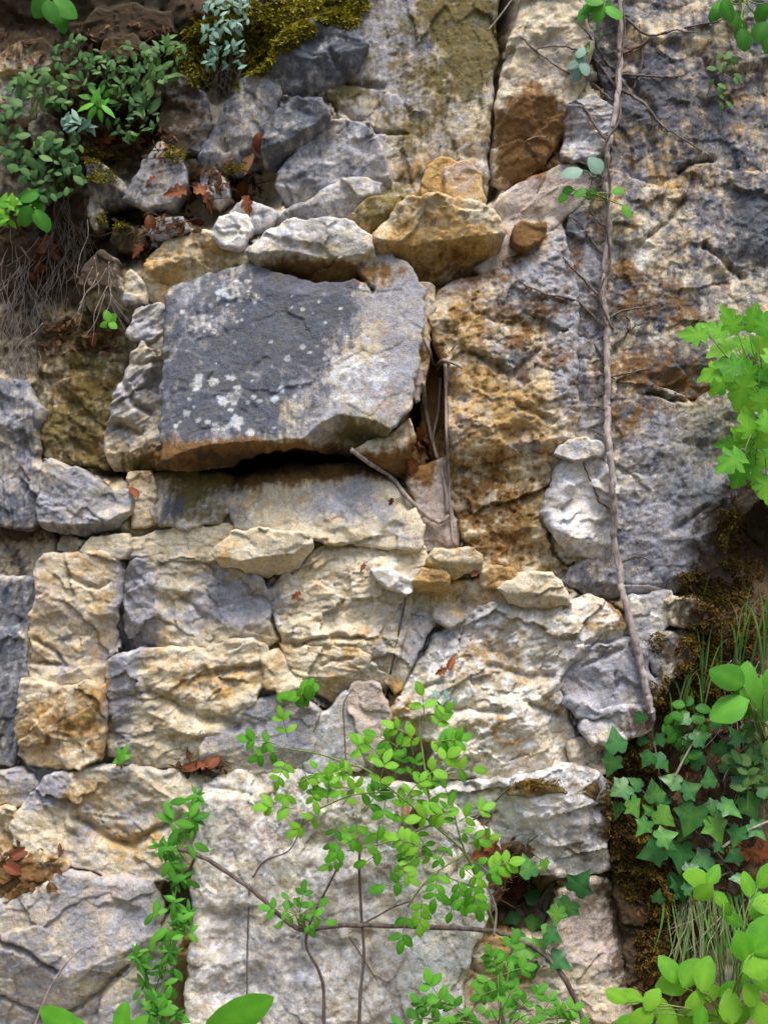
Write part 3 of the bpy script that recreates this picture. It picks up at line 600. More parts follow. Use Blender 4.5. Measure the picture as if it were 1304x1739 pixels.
B('rock_block', 'tan earthy block in the angle below the two yellow ledge stones', [(738, 992), (815, 984), (858, 1004), (866, 1024), (800, 1036), (764, 1066), (736, 1046)], 62, dict(ochre=.5, pink=.35, rust=.2), bev=8)
# right hand rocks
B('rock_pillar', 'cream pillar with a rusty brown cavity right of the dark joint', [(900, -40), (960, -40), (1002, 60), (992, 130), (972, 170), (967, 212), (936, 247), (906, 292), (860, 307), (838, 300), (843, 200), (862, 100), (882, 30)], 64, dict(pink=.35, grey=.25), rough=1.2, bev=20, cuts=[('l', [(925, -60), (890, 140), (860, 320)], .35), ('b', [(830, 150), (900, 165), (985, 130)], .35)], pits=.25)
B('stone', 'grey stepped stone between the rusty cavity and the vine', [(967, 180), (1010, 170), (1032, 190), (1030, 250), (1000, 277), (958, 268)], 62, dict(grey=.6, white=.25), bev=8, strata=1.3, rot=.05)
B('rock_slab', 'pinkish cream slab running down from the vine to the ochre boulder', [(830, 362), (850, 335), (900, 308), (970, 282), (1003, 300), (988, 342), (952, 372), (902, 422), (862, 452), (830, 474), (812, 460), (850, 420), (856, 385)], 46, dict(pink=.55, grey=.2, white=.1), rot=-.7, ax=2.4, rough=.9)
B('stone', 'dark rust brown stone stuck in the pinkish cream slab', [(871, 396), (890, 381), (920, 387), (917, 406), (890, 422), (874, 417)], 88, dict(rust=.9), bev=10, rough=.6)
B('rock_mass', 'grey and tan face behind the vine above the horizontal crack', [(980, -40), (1345, -40), (1345, 290), (1250, 302), (1180, 278), (1150, 288), (1118, 332), (1040, 292), (1034, 170), (1008, 60)], 36, dict(grey=.42, ochre=.36, dark=.48, olive=.26, rust=.28), rough=1.4, ax=1.2, bev=14, pits=.25, cuts=[('r', [(1200, -60), (1220, 310)], .15)])
B('rock_mass', 'weathered grey face with orange stains behind the middle of the vine', [(962, 400), (975, 340), (1004, 302), (1040, 290), (1118, 332), (1150, 290), (1180, 280), (1250, 302), (1345, 290), (1345, 600), (1240, 640), (1180, 690), (1100, 655), (1010, 642), (974, 640), (969, 520)], 44, dict(grey=.42, ochre=.32, rust=.34, dark=.42, white=.14), rough=1.3, pits=.4, bev=10, drop=14)
B('rock_mass', 'blue grey face right of the white boulder down to the mossy bank', [(972, 636), (1010, 640), (1100, 653), (1180, 688), (1240, 638), (1345, 598), (1345, 800), (1270, 850), (1232, 905), (1222, 960), (1172, 1000), (1100, 1010), (1000, 1010), (955, 985), (1000, 950), (1040, 900), (1010, 790), (970, 770)], 50, dict(grey=.55, white=.22, ochre=.2, rust=.24, dark=.4), rough=1.1, pits=.35, bev=12, drop=16, cuts=[('b', [(940, 985), (1110, 990), (1350, 930)], .8)])
B('rock_block', 'rough pitted ochre rock right of the joint', [(732, 530), (742, 500), (762, 484), (822, 464), (880, 430), (950, 368), (968, 440), (978, 520), (975, 640), (980, 700), (968, 752), (930, 765), (860, 772), (822, 784), (790, 786), (765, 770), (764, 690), (760, 622), (735, 582)], 74, dict(ochre=.36, rust=.3, grey=.34, white=.18, dark=.2), rough=1.4, pits=.9, bev=14, cuts=[('t', [(730, 540), (800, 510), (880, 480), (960, 420)], .55), ('r', [(940, 420), (955, 780)], .35), ('b', [(760, 765), (830, 770), (860, 755), (960, 745)], 1.0)])
B('rock_block', 'brown rough rock in the hollow left of the white boulder', [(764, 775), (800, 785), (860, 770), (945, 755), (962, 780), (934, 850), (922, 900), (940, 950), (985, 990), (900, 990), (820, 965), (788, 905), (768, 840)], 44, dict(ochre=.42, rust=.36, olive=.3, grey=.2), rough=1.8, pits=.9, bev=12)
B('boulder', 'blue white boulder bulging left of the vine', [(923, 872), (945, 802), (962, 780), (1002, 772), (1034, 800), (1044, 850), (1040, 932), (1018, 958), (982, 938), (945, 912)], 84, dict(grey=.6, white=.4), bev=30, drop=40, rough=1.3, cuts=[('b', [(915, 890), (980, 915), (1045, 925)], .9), ('l', [(970, 760), (950, 930)], .5)])
B('stone', 'thin grey cap stone above the blue white boulder', [(948, 768), (965, 752), (1010, 750), (1026, 768), (1000, 776), (968, 780)], 86, dict(grey=.5, white=.3, ochre=.2), bev=6)
B('rock_block', 'big cream white block right of the bush with ochre patches', [(658, 1232), (690, 1162), (740, 1082), (800, 1035), (850, 1028), (920, 1022), (965, 1026), (1000, 1012), (1042, 1033), (1068, 1070), (1062, 1090), (1002, 1102), (962, 1132), (946, 1170), (962, 1210), (978, 1250), (972, 1292), (900, 1312), (830, 1328), (750, 1334), (738, 1292), (758, 1262), (700, 1245)], 78, dict(white=.48, ochre=.28, grey=.18), rough=2.4, rot=-.6, ax=1.5, bev=18, cuts=[('t', [(650, 1190), (740, 1110), (820, 1060), (1070, 1050)], .35), ('b', [(650, 1200), (800, 1215), (960, 1225)], .3)])
B('rock_block', 'violet grey block left of the foot of the vine', [(1000, 1102), (1066, 1086), (1088, 1100), (1108, 1180), (1102, 1202), (1040, 1202), (1000, 1217), (974, 1212), (948, 1180), (960, 1132)], 84, dict(grey=.7, white=.15), rough=1.3, bev=12, rot=.6)
B('stone', 'pale rounded stone above the topmost ivy leaves', [(983, 1232), (1010, 1210), (1050, 1198), (1102, 1202), (1100, 1237), (1060, 1253), (1000, 1258)], 92, dict(grey=.45, white=.4, pink=.2), bev=18, rough=.7)
B('stone', 'upper grey white stone between the vine and the mossy bank', [(1068, 1014), (1132, 1008), (1138, 1050), (1112, 1082), (1086, 1097), (1066, 1060)], 72, dict(grey=.55, white=.35), bev=10)
B('stone', 'lower grey white stone spattered with moss beside the vine', [(1094, 1106), (1120, 1074), (1152, 1069), (1184, 1090), (1162, 1132), (1130, 1153), (1104, 1137)], 76, dict(grey=.5, white=.4, olive=.1), bev=10)
B('stone', 'cream flat stone poking out of the mossy bank', [(1128, 1020), (1168, 1016), (1222, 1046), (1182, 1068), (1140, 1058)], 78, dict(ochre=.25, grey=.2), bev=8)
B('stone', 'small blue grey stone in the moss right of the vine foot', [(1098, 1160), (1126, 1140), (1130, 1170), (1116, 1190), (1100, 1185)], 70, dict(grey=.7, white=.2), bev=6)
B('rock_block', 'brown mossy rock between the white grey slab and the ivy', [(1026, 1262), (1060, 1252), (1104, 1250), (1130, 1330), (1126, 1430), (1096, 1482), (1036, 1474), (1040, 1380)], 56, dict(rust=.45, olive=.4, soil=.3, ochre=.3), rough=1.8, bev=14)
B('rock_block', 'tan and brown broken rock below the dark ivy edge', [(1044, 1486), (1100, 1476), (1136, 1520), (1130, 1600), (1112, 1690), (1090, 1760), (1066, 1700), (1060, 1590)], 46, dict(pink=.4, rust=.35, ochre=.35, soil=.15), rough=1.8, bev=12)
# bottom
B('rock_slab', 'white grey slab with a rust line above the small ivy', [(733, 1342), (830, 1327), (900, 1314), (972, 1297), (1022, 1320), (1034, 1380), (1027, 1430), (1034, 1472), (980, 1494), (930, 1486), (862, 1464), (828, 1424), (850, 1372), (800, 1388), (750, 1374)], 84, dict(grey=.55, white=.5, pink=.2), rough=1.5, rot=-.25, ax=1.8, cuts=[('b', [(730, 1345), (850, 1372), (900, 1380), (1040, 1400)], .35)])
B('rock_ledge', 'narrow rusty ledge lying across the white grey slab', [(862, 1340), (900, 1322), (975, 1321), (1006, 1330), (1008, 1350), (996, 1340), (950, 1334), (884, 1344)], 90, dict(rust=.5, olive=.5, soil=.2), bev=5, drop=10)
B('stone', 'pinkish white stone between the white grey slab and the pale rounded stone', [(966, 1262), (1000, 1256), (1026, 1266), (1030, 1310), (1000, 1318), (972, 1296)], 66, dict(pink=.5, white=.3, rust=.15), bev=10)
B('rock_block', 'tan and grey block under the small ivy at the bottom', [(955, 1512), (1010, 1488), (1054, 1520), (1064, 1580), (1054, 1640), (1064, 1700), (1096, 1790), (800, 1790), (788, 1622), (850, 1592), (930, 1602)], 60, dict(pink=.4, grey=.35, ochre=.25), rough=1.4, cuts=[('r', [(1010, 1480), (1040, 1790)], .5)])
B('rock_slab', 'broad flat lilac cream slab behind the bush at the bottom', [(349, 1334), (400, 1314), (520, 1312), (602, 1320), (735, 1342), (800, 1390), (842, 1424), (856, 1500), (806, 1592), (784, 1650), (775, 1790), (310, 1790), (324, 1650), (330, 1560), (336, 1440)], 66, dict(pink=.42, grey=.42, white=.5, ochre=.1, dark=.08), rough=1.25, bev=22, strata=.25, rot=1.5)
B('rock_block', 'layered cream block left of the leafy seam', [(20, 1402), (60, 1342), (100, 1312), (170, 1304), (330, 1314), (357, 1322), (346, 1400), (322, 1472), (270, 1492), (220, 1502), (150, 1472), (90, 1452), (30, 1432)], 60, dict(ochre=.27, grey=.36, white=.25), rough=1.5, rot=.65, ax=1.6, strata=.4, bev=14)
B('rock_block', 'rounded blue grey block at the bottom beside the leafy seam', [(-40, 1542), (40, 1520), (110, 1480), (200, 1490), (260, 1500), (277, 1550), (266, 1592), (230, 1642), (190, 1682), (178, 1790), (-40, 1790)], 72, dict(grey=.58, pink=.35, white=.2, dark=.1), rough=.8, bev=30, cuts=[('b', [(-60, 1580), (60, 1610), (120, 1650), (280, 1580)], .35)])
B('rock_block', 'grey tan cracked block at the bottom right against the leafy seam', [(217, 1642), (262, 1592), (290, 1556), (304, 1600), (284, 1660), (256, 1790), (168, 1790), (176, 1702)], 54, dict(grey=.5, pink=.3), rough=1.1)
B('stone', 'tan stone at the left edge above the layered cream block', [(-40, 1312), (40, 1308), (66, 1330), (40, 1362), (-40, 1370)], 50, dict(grey=.3, ochre=.3, soil=.15), bev=12)
B('stone', 'crumbling ochre stone over the rusty seam at the left edge', [(-40, 1378), (20, 1374), (40, 1416), (70, 1440), (120, 1466), (80, 1500), (-40, 1536)], 66, dict(ochre=.4, rust=.35, grey=.2, soil=.1), rough=1.9, bev=10)

build_cliff()

# ------------------------------------------------------------------ ground in front of the face
def build_ground():
    ax = np.concatenate([np.linspace(-60, -3, 30), np.linspace(-2.9, 2.9, 90), np.linspace(3, 60, 30)])
    ay = np.concatenate([np.linspace(-80, -4, 40), np.linspace(-3.9, 0.6, 80)])
    X, Y = np.meshgrid(ax, ay); x = X.ravel(); y = Y.ravel()
    z = .05 * fbm(x * 1000, y * 1000, 900, 4, 71) + .02 * fbm(x * 1000, y * 1000, 160, 3, 72)
    P = np.stack([x, y, z], 1); ny, nx = X.shape; i = np.arange(ny * nx).reshape(ny, nx)
    F = np.stack([i[:-1, :-1], i[:-1, 1:], i[1:, 1:], i[1:, :-1]], -1).reshape(-1, 4).tolist()
    m, nt, b = new_mat('leaf litter path'); N = nt.nodes; L = nt.links
    geo = N.new('ShaderNodeNewGeometry'); nz = N.new('ShaderNodeTexNoise'); nz.inputs['Scale'].default_value = 9; nz.inputs['Detail'].default_value = 8
    L.new(geo.outputs['Position'], nz.inputs['Vector']); cr = N.new('ShaderNodeValToRGB'); e = cr.color_ramp.elements
    e[0].position = .35; e[0].color = (.05, .038, .022, 1); e[1].position = .65; e[1].color = (.15, .12, .08, 1)
    L.new(nz.outputs[0], cr.inputs[0]); L.new(cr.outputs[0], b.inputs['Base Color']); b.inputs['Roughness'].default_value = .95
    tag(mesh_np('ground', P, F, m), 'earthen path strewn with litter at the foot of the cliff', 'ground', kind='structure')
build_ground()

def build_sky_blocker():  # unseen slope added behind the camera to block sky light near the horizon
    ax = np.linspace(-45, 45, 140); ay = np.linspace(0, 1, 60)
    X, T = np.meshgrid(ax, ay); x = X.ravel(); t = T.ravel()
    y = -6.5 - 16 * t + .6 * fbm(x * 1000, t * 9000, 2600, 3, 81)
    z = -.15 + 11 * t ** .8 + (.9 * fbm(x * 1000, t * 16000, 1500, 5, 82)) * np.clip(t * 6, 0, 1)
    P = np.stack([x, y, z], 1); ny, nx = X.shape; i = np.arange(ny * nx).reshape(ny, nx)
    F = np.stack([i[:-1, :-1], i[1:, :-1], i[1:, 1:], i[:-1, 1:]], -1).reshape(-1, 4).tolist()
    m, nt, b = new_mat('sky blocking slope'); N = nt.nodes; L = nt.links
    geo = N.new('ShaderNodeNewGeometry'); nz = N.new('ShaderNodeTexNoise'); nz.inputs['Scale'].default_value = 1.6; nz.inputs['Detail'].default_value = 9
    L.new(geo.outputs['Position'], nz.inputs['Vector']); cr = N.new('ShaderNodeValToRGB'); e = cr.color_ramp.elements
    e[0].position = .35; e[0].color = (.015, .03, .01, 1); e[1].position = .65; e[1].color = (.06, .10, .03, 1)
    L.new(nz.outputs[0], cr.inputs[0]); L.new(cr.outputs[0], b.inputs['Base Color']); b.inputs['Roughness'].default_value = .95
    tag(mesh_np('sky_blocker', P, F, m), 'green sky blocking slope added unseen behind the camera against low sky light', 'sky_blocker', kind='structure')
build_sky_blocker()

# ------------------------------------------------------------------ plants, roots and litter
class MB:
    def __init__(s): s.v = []; s.f = []; s.t = []
    def add(s, vs, fs, tint):
        n = len(s.v); s.v += [tuple(v) for v in vs]; s.f += [[n + i for i in f] for f in fs]; s.t += [tint] * len(vs)
    def build(s, name, mat, parent=None, loc=None):
        if not s.v: return None
        V = np.array(s.v)
        if parent is not None: V = V - np.array(parent.location)
        return mesh_np(name, V, s.f, mat, 'tint', s.t, parent, True, loc)

OVAL = ([0, .14, .34, .58, .8, .94, 1], [.03, .30, .47, .48, .34, .15, 0])
LANCE = ([0, .2, .45, .7, 1], [.05, .38, .5, .36, 0])
OBOV = ([0, .2, .5, .75, .92, 1], [.04, .2, .42, .5, .34, .05])
IVY = [(0, .03), (-.10, .12), (-.13, .28), (-.03, .43), (.08, .40), (.16, .43), (.31, .62), (.38, .50), (.47, .34), (.60, .25), (.80, .13), (1, 0)]
IVY2 = [(0, .03), (-.10, .16), (-.07, .34), (.08, .44), (.26, .54), (.38, .44), (.50, .33), (.66, .24), (.84, .11), (1, 0)]
LOBED = [(0, .02), (.04, .16), (.08, .40), (.18, .30), (.26, .28), (.34, .56), (.46, .46), (.5, .26), (.62, .38), (.74, .30), (.8, .16), (.92, .12), (1, 0)]
def frame(ang, tilt, roll=0.0):
    """Leaf axis in the picture plane at ang (degrees, 0 right, 90 up), its face turned to the open side and up by tilt."""
    a = R(ang)
    t = Vector((math.cos(a), 0, math.sin(a)))
    n = Vector((0, -1, 0)) + Vector((random.uniform(-.45, .45), 0, .55 + random.uniform(-.4, .4))) * tilt
    t = (t + Vector((0, random.uniform(-.35, .2), 0))).normalized()
    n = (n - t * n.dot(t)).normalized()
    return t, n, n.cross(t)
def leaf(mb, base, ang, length, width, shape, tint, tilt=.8, curl=.25, fold=.18, fr=None):
    t, n, b = fr or frame(ang, tilt)
    def P(u, v): return base + t * (length * u) + b * (width * v) + n * (length * (-curl * u * u) + width * (fold * abs(v) - .5 * v * v))
    if isinstance(shape, tuple):
        us, ws = shape; vs = []; fs = []; tv = []; K = 6
        ba = rnd(-.12, .12); ph = rnd(0, 6)
        for i, (u, w) in enumerate(zip(us, ws)):
            for c, e in ((1, -.04), (.55, 0), (.09, .24), (-.09, .24), (-.55, 0), (-1, -.04)):
                vs.append(P(u, w * c * (1 + .10 * math.sin(ph + 5 * u + c) * abs(c)) + ba * u * u)); tv.append(tint + e * (1.15 - u))
        for i in range(len(us) - 1):
            for c in range(K - 1): k = K * i + c; fs.append([k, k + 1, k + K + 1, k + K])
        n0 = len(mb.t); mb.add(vs, fs, tint); mb.t[n0:] = tv
        return
    else:
        pr = shape; vs = [P(.32, 0)] + [P(u, v) for u, v in pr] + [P(u, -v) for u, v in reversed(pr[:-1])]
        m = len(vs) - 1; fs = [[0, 1 + (i + 1) % m, 1 + i] for i in range(m)]
        n0 = len(mb.t); mb.add(vs, fs, tint)
        # pale veins run from the middle into each lobe, the bays between them stay darker
        lob = [abs(v) + max(u, 0) * .6 for u, v in pr]; hi = {i for i in range(1, len(lob) - 1) if lob[i] >= lob[i - 1] and lob[i] >= lob[i + 1]} | {len(pr) - 1}
        for i in range(len(pr)):
            e = .16 if i in hi else -.10
            mb.t[n0 + 1 + i] += e
            if i < len(pr) - 1: mb.t[n0 + m - i] += e
        mb.t[n0] += .22

def smooth_path(pts, n=6):
    P = [Vector(p) for p in pts]; out = []
    for i in range(len(P) - 1):
        p0 = P[max(i - 1, 0)]; p1 = P[i]; p2 = P[i + 1]; p3 = P[min(i + 2, len(P) - 1)]
        for k in range(n):
            u = k / n
            out.append(.5 * ((2 * p1) + (p2 - p0) * u + (2 * p0 - 5 * p1 + 4 * p2 - p3) * u * u + (3 * p1 - p0 - 3 * p2 + p3) * u ** 3))
    out.append(P[-1]); return out
def tube(mb, pts, r0, r1, sides=7, tint=.5, n=6, wob=0.0):
    pts = smooth_path(pts, n) if len(pts) > 2 else [Vector(p) for p in pts]
    if wob: pts = [p + Vector((random.gauss(0, wob), random.gauss(0, wob), random.gauss(0, wob))) for p in pts]
    m = len(pts); vs = []; fs = []
    ref = Vector((0, -1, 0))
    for i, p in enumerate(pts):
        t = (pts[min(i + 1, m - 1)] - pts[max(i - 1, 0)])
        t = t.normalized() if t.length > 1e-9 else Vector((0, 0, 1))
        a = t.cross(ref); a = a.normalized() if a.length > 1e-6 else Vector((1, 0, 0)); b = t.cross(a)
        r = r0 + (r1 - r0) * i / (m - 1)
        r *= 1 + random.uniform(-.1, .1)
        for k in range(sides):
            q = 6.28318 * k / sides; vs.append(p + (a * math.cos(q) + b * math.sin(q)) * r)
    for i in range(m - 1):
        for k in range(sides):
            k2 = (k + 1) % sides; fs.append([i * sides + k, i * sides + k2, (i + 1) * sides + k2, (i + 1) * sides + k])
    fs.append(list(range(sides))[::-1]); fs.append([(m - 1) * sides + k for k in range(sides)])
    mb.add(vs, fs, tint)
def onrock(px, py, off=.006): return at(px, py, surf(px, py) + off)
def along(pts, off=.008, dd=None):
    return [at(x, y, (dd if dd is not None else surf(x, y) + off)) for x, y in pts]
rnd = random.uniform

def one_tube(name, label, cat, pts, r0, r1, mat, group=None, wob=.0, off=.006, dd=None, n=6):
    """A root, twig or stalk lying on the rock, thinning to its tip."""
    mb = MB(); P = along(pts, off, dd); tube(mb, P, r0, r1, 6, .5, n, wob)
    return tag(mb.build(name, mat, None, tuple(P[0])), label, cat, group)

# --- the climbing vine on the right
def build_vine():
    main = [(1056, -30), (1052, 60), (1052, 130), (1042, 200), (1031, 250), (1028, 310), (1036, 380), (1026, 450), (1023, 500), (1030, 560), (1031, 640), (1030, 700), (1034, 770), (1041, 850), (1044, 930), (1056, 1000), (1075, 1080), (1094, 1150), (1104, 1212)]
    root = empty('woody_vine', at(1104, 1212, surf(1104, 1212)), 'long bare grey brown vine stem climbing the rock from the ivy to the top', 'vine')
    base = [at(x, y, max(surf(x, y), surf(x - 8, y), surf(x + 8, y), .03) + .010) for x, y in main]
    main2 = [tuple((np.array(a) * (1 - k / 4) + np.array(b) * k / 4)) for a, b in zip(main, main[1:]) for k in range(4)] + [main[-1]]
    main2 = [(x + 3 * float(perlin(np.array([y / 30.0]), np.array([.3]), 91)[0]), y) for x, y in main2]
    lim = [max(surf(x + q, y + p) for q in (-10, -4, 0, 4, 10) for p in (-8, 0, 8)) + .007 for x, y in main2]
    dep = list(lim)
    for _ in range(12):
        dep = [dep[0]] + [max((a + 2 * b + c) / 4, l) for a, b, c, l in zip(dep, dep[1:], dep[2:], lim[1:])] + [dep[-1]]
    base = [at(x, y, q) for (x, y), q in zip(main2, dep)]
    mb = MB(); tube(mb, base, .0046, .0062, 9, .5, 4, .0006); mb.build('stem', M_BARK, root)
    # second finer stem twisted along the first
    mb = MB(); tube(mb, [b + Vector((.008 if i % 2 else -.006, -.004, 0)) for i, b in enumerate(base[:40:4])], .0016, .0022, 6, .5, 8); mb.build('stem', M_TWIG, root)
    br = [[(1050, 120), (1028, 105), (1000, 60), (975, 35)], [(1046, 128), (1090, 128), (1130, 130), (1165, 128)], [(1050, 95), (1090, 75), (1130, 55), (1200, 40), (1240, 30)],
          [(1046, 150), (1010, 100), (985, 85), (940, 78), (905, 85)], [(1030, 240), (1005, 205), (985, 175), (965, 176)], [(1040, 170), (1000, 140), (960, 122), (915, 90), (880, 60)],
          [(1030, 440), (1005, 410), (985, 380), (965, 370)], [(1024, 510), (995, 480), (970, 455), (955, 435)], [(1026, 560), (990, 520), (960, 505), (930, 500), (880, 478)], [(1030, 545), (1050, 530), (1070, 525), (1105, 520)],
          [(1033, 590), (1060, 570), (1075, 555), (1105, 545)], [(1066, 560), (1068, 545), (1058, 535)], [(1035, 640), (1070, 632), (1110, 625)], [(1032, 620), (1012, 590), (985, 560)], [(1036, 750), (1015, 735), (1000, 728)],
          [(1042, 870), (1020, 855), (1010, 835), (995, 800), (990, 785)], [(1028, 320), (1015, 290), (985, 275)], [(1034, 390), (1012, 375), (1000, 352)], [(1046, 150), (1085, 170), (1125, 215), (1150, 230), (1210, 270)], [(1060, 30), (1100, 60), (1140, 52), (1180, 55)],
          [(1075, 150), (1090, 100), (1085, 40)], [(1031, 700), (1012, 690), (995, 690)], [(1050, 960), (1075, 945), (1100, 950)]]
    for p in br:
        mb = MB(); P = along(p, .004); P[0] = at(p[0][0], p[0][1], surf(*p[0]) + .008)
        tube(mb, P, .0028, .0011, 5, .5, 6, .0008); mb.build('branch', M_TWIG, root)
build_vine()

# --- leafy plants
def pinnate(mb, sm, p, ang, L, pairs, tint, shape=OVAL, w=.62, tilt=.8):
    """A compound leaf: a thin rachis with opposite leaflets and one at the tip."""
    a = R(ang); t = Vector((math.cos(a), rnd(-.35, .1), math.sin(a)))
    end = p + t * L
    tube(sm, [p, p + t * (L * .5) + Vector((0, 0, L * .06)), end], .0009, .0006, 4, .5, 3)
    ll = L * .62
    for k in range(pairs):
        u = .25 + .62 * k / max(pairs - 1, 1) if pairs > 1 else .5
        q = p + t * (L * u) + Vector((0, 0, L * .05 * math.sin(u * 3.1)))
        for sgn in (-1, 1):
            l = ll * rnd(.75, 1.0)
            leaf(mb, q, ang + sgn * rnd(48, 75), l, l * w, shape, min(max(tint + rnd(-.18, .18), 0), 1), tilt)
    leaf(mb, end, ang + rnd(-12, 12), ll, ll * w, shape, tint, tilt)

def build_shrub():
    root = empty('wild_rose_bush', at(840, 1572, .05), 'bright green bush with small oval leaflets leaning out in front of the lower wall', 'bush')
    stems = [[(840, 1576, .06), (815, 1510, .10), (790, 1450, .13), (735, 1400, .15), (670, 1345, .16), (600, 1300, .16), (505, 1330, .14)],
             [(735, 1400, .15), (725, 1330, .16), (715, 1260, .15), (712, 1215, .14)], [(790, 1450, .13), (775, 1400, .14), (768, 1360, .13)], [(670, 1345, .16), (600, 1350, .16), (540, 1375, .15)],
             [(600, 1300, .16), (540, 1280, .14), (490, 1272, .13)], [(735, 1400, .15), (660, 1430, .15), (590, 1445, .13)], [(790, 1450, .13), (730, 1490, .15), (692, 1540, .14)], [(815, 1510, .10), (760, 1490, .14)]]
    sm = MB()
    for i, s in enumerate(stems): tube(sm, [at(*p) for p in s], .0028 if i == 0 else .0018, .001, 6, .5, 6)
    mb = MB()
    C = [(468, 1262, 180), (488, 1256, 100), (505, 1264, 60), (492, 1290, 250), (512, 1300, 300), (470, 1275, 200), (496, 1330, 265), (520, 1318, 280),
         (716, 1222, 95), (735, 1240, 60), (705, 1255, 140), (700, 1285, 110), (680, 1268, 150), (735, 1288, 40), (755, 1308, 20), (650, 1290, 130), (625, 1300, 110), (600, 1322, 140), (575, 1340, 170),
         (500, 1375, 190), (522, 1362, 120), (545, 1388, 200), (560, 1362, 100), (575, 1400, 250), (600, 1385, 280), (640, 1335, 90), (668, 1318, 80), (700, 1325, 70), (728, 1318, 40), (650, 1362, 250), (690, 1352, 60), (712, 1345, 30), (625, 1345, 170),
         (640, 1400, 260), (610, 1420, 210), (680, 1405, 80), (705, 1415, 300), (745, 1410, 60), (768, 1372, 100), (785, 1395, 20), (780, 1415, 340), (800, 1430, 0), (760, 1440, 240), (735, 1455, 200), (715, 1445, 150), (745, 1475, 250), (775, 1470, 320), (805, 1462, 330),
         (700, 1500, 200), (715, 1525, 260), (690, 1550, 270), (705, 1485, 120), (780, 1490, 290), (800, 1500, 300), (770, 1512, 250), (582, 1455, 190), (600, 1440, 120), (655, 1445, 220), (670, 1460, 300), (590, 1305, 200), (660, 1295, 50), (620, 1375, 60), (560, 1330, 120), (585, 1370, 60), (740, 1265, 20), (760, 1380, 200), (735, 1380, 100), (820, 1480, 30)]
    for (x, y, a) in C:
        if random.random() < .02: continue
        pinnate(mb, sm, at(x + rnd(-5, 5), y + rnd(-4, 4), rnd(.12, .19)), a + rnd(-15, 15), rnd(.028, .045), random.choice([1, 2, 2, 3]), rnd(.15, .95), w=rnd(.5, .66))
    sm.build('stem', M_STEMG, root); mb.build('foliage', M_LIME, root)
build_shrub()

def small_bush(name, label, base, centres, mat, L=(.03, .045), shape=OVAL, dd=(.08, .14), w=.62, pairs=(1, 2), single=False, tint=(.2, .85), tilt=.8, stem=M_STEMG, cat='plant', group=None):
    root = empty(name, at(base[0], base[1], surf(*base)), label, cat, group)
    mb = MB(); sm = MB(); b0 = at(base[0], base[1], surf(*base))
    cx = sum(c[0] for c in centres) / len(centres); cy = sum(c[1] for c in centres) / len(centres)
    mid = at((base[0] + cx) / 2, (base[1] + cy) / 2, max(sum(dd) / 2, surf(base[0], base[1]) + .01))
    for c in centres:
        x, y = c[0], c[1]; a = c[2] if len(c) > 2 else math.degrees(math.atan2(-(y - cy), x - cx)) + (rnd(-35, 35) if len(centres) < 14 else rnd(-110, 110))
        k = c[3] if len(c) > 3 else 1.0
        p = at(x, y, max(rnd(*dd), surf(x, y) + .012))
        LL = rnd(*L) * k; p = p - Vector((math.cos(R(a)), 0, math.sin(R(a)))) * LL * .45
        if len(centres) > 14 and single and L[1] < .037:
            q0 = at(x + rnd(-12, 12), y + rnd(6, 26), surf(x, y + 14) + .002); tube(sm, [q0, q0.lerp(p, .5) + Vector((0, -.003, 0)), p], .001, .0006, 4, .5, 3)
        elif random.random() < .7 or len(centres) < 12: tube(sm, [b0, b0.lerp(mid, .6) + Vector((rnd(-.01, .01), -.005, rnd(-.01, .01))), mid.lerp(p, .6), p], .0016, .0008, 5, .5, 4)
        if single: leaf(mb, p, a, LL, LL * w * rnd(.85, 1.15), shape, rnd(*tint), tilt)
        else: pinnate(mb, sm, p, a, LL, random.choice(pairs), rnd(*tint), shape, w, tilt)
    sm.build('stem', stem, root); mb.build('foliage', mat, root)
    return root

def scatter(cx, cy, rx, ry, n):
    out = []
    for _ in range(n):
        q = math.sqrt(random.random()); a = rnd(0, 6.283)
        out.append((cx + rx * q * math.cos(a), cy + ry * q * math.sin(a)))
    return out

small_bush('oak_sapling', 'lime green bush with lobed leaves reaching in from the edge beside the grey face', (1330, 690),
           [(1180, 566, 172, 1.0), (1215, 560, 150, 1.2), (1240, 545, 120), (1275, 542, 80), (1300, 548, 60), (1225, 590, 200), (1262, 585, 160), (1290, 590, 100), (1210, 630, 200), (1240, 620, 170), (1268, 630, 120), (1300, 625, 60), (1225, 650, 220), (1258, 665, 250), (1285, 662, 200), (1300, 690, 290), (1270, 690, 240),
            (1235, 755, 180), (1262, 745, 130), (1290, 740, 90), (1240, 782, 210), (1270, 780, 160), (1300, 775, 60), (1255, 805, 240), (1285, 812, 280), (1300, 830, 270), (1270, 720, 100), (1300, 715, 80), (1315, 600, 40), (1315, 760, 40)],
           M_LIME, (.040, .056), LOBED, (.10, .20), .85, single=True, cat='bush', tint=(.2, .8))
small_bush('bramble', 'bluish green plant with broad oval leaves hanging over the mossy bank', (1300, 1260),
           [(1238, 1150, 150, .9), (1268, 1160, 90, .9), (1240, 1200, 200, 1.1), (1262, 1190, 300, .9), (1300, 1175, 60, 1), (1290, 1205, 330, .9), (1312, 1150, 60, .9)], M_GREEN, (.058, .07), OVAL, (.10, .15), .72, single=True, tint=(.55, .95))
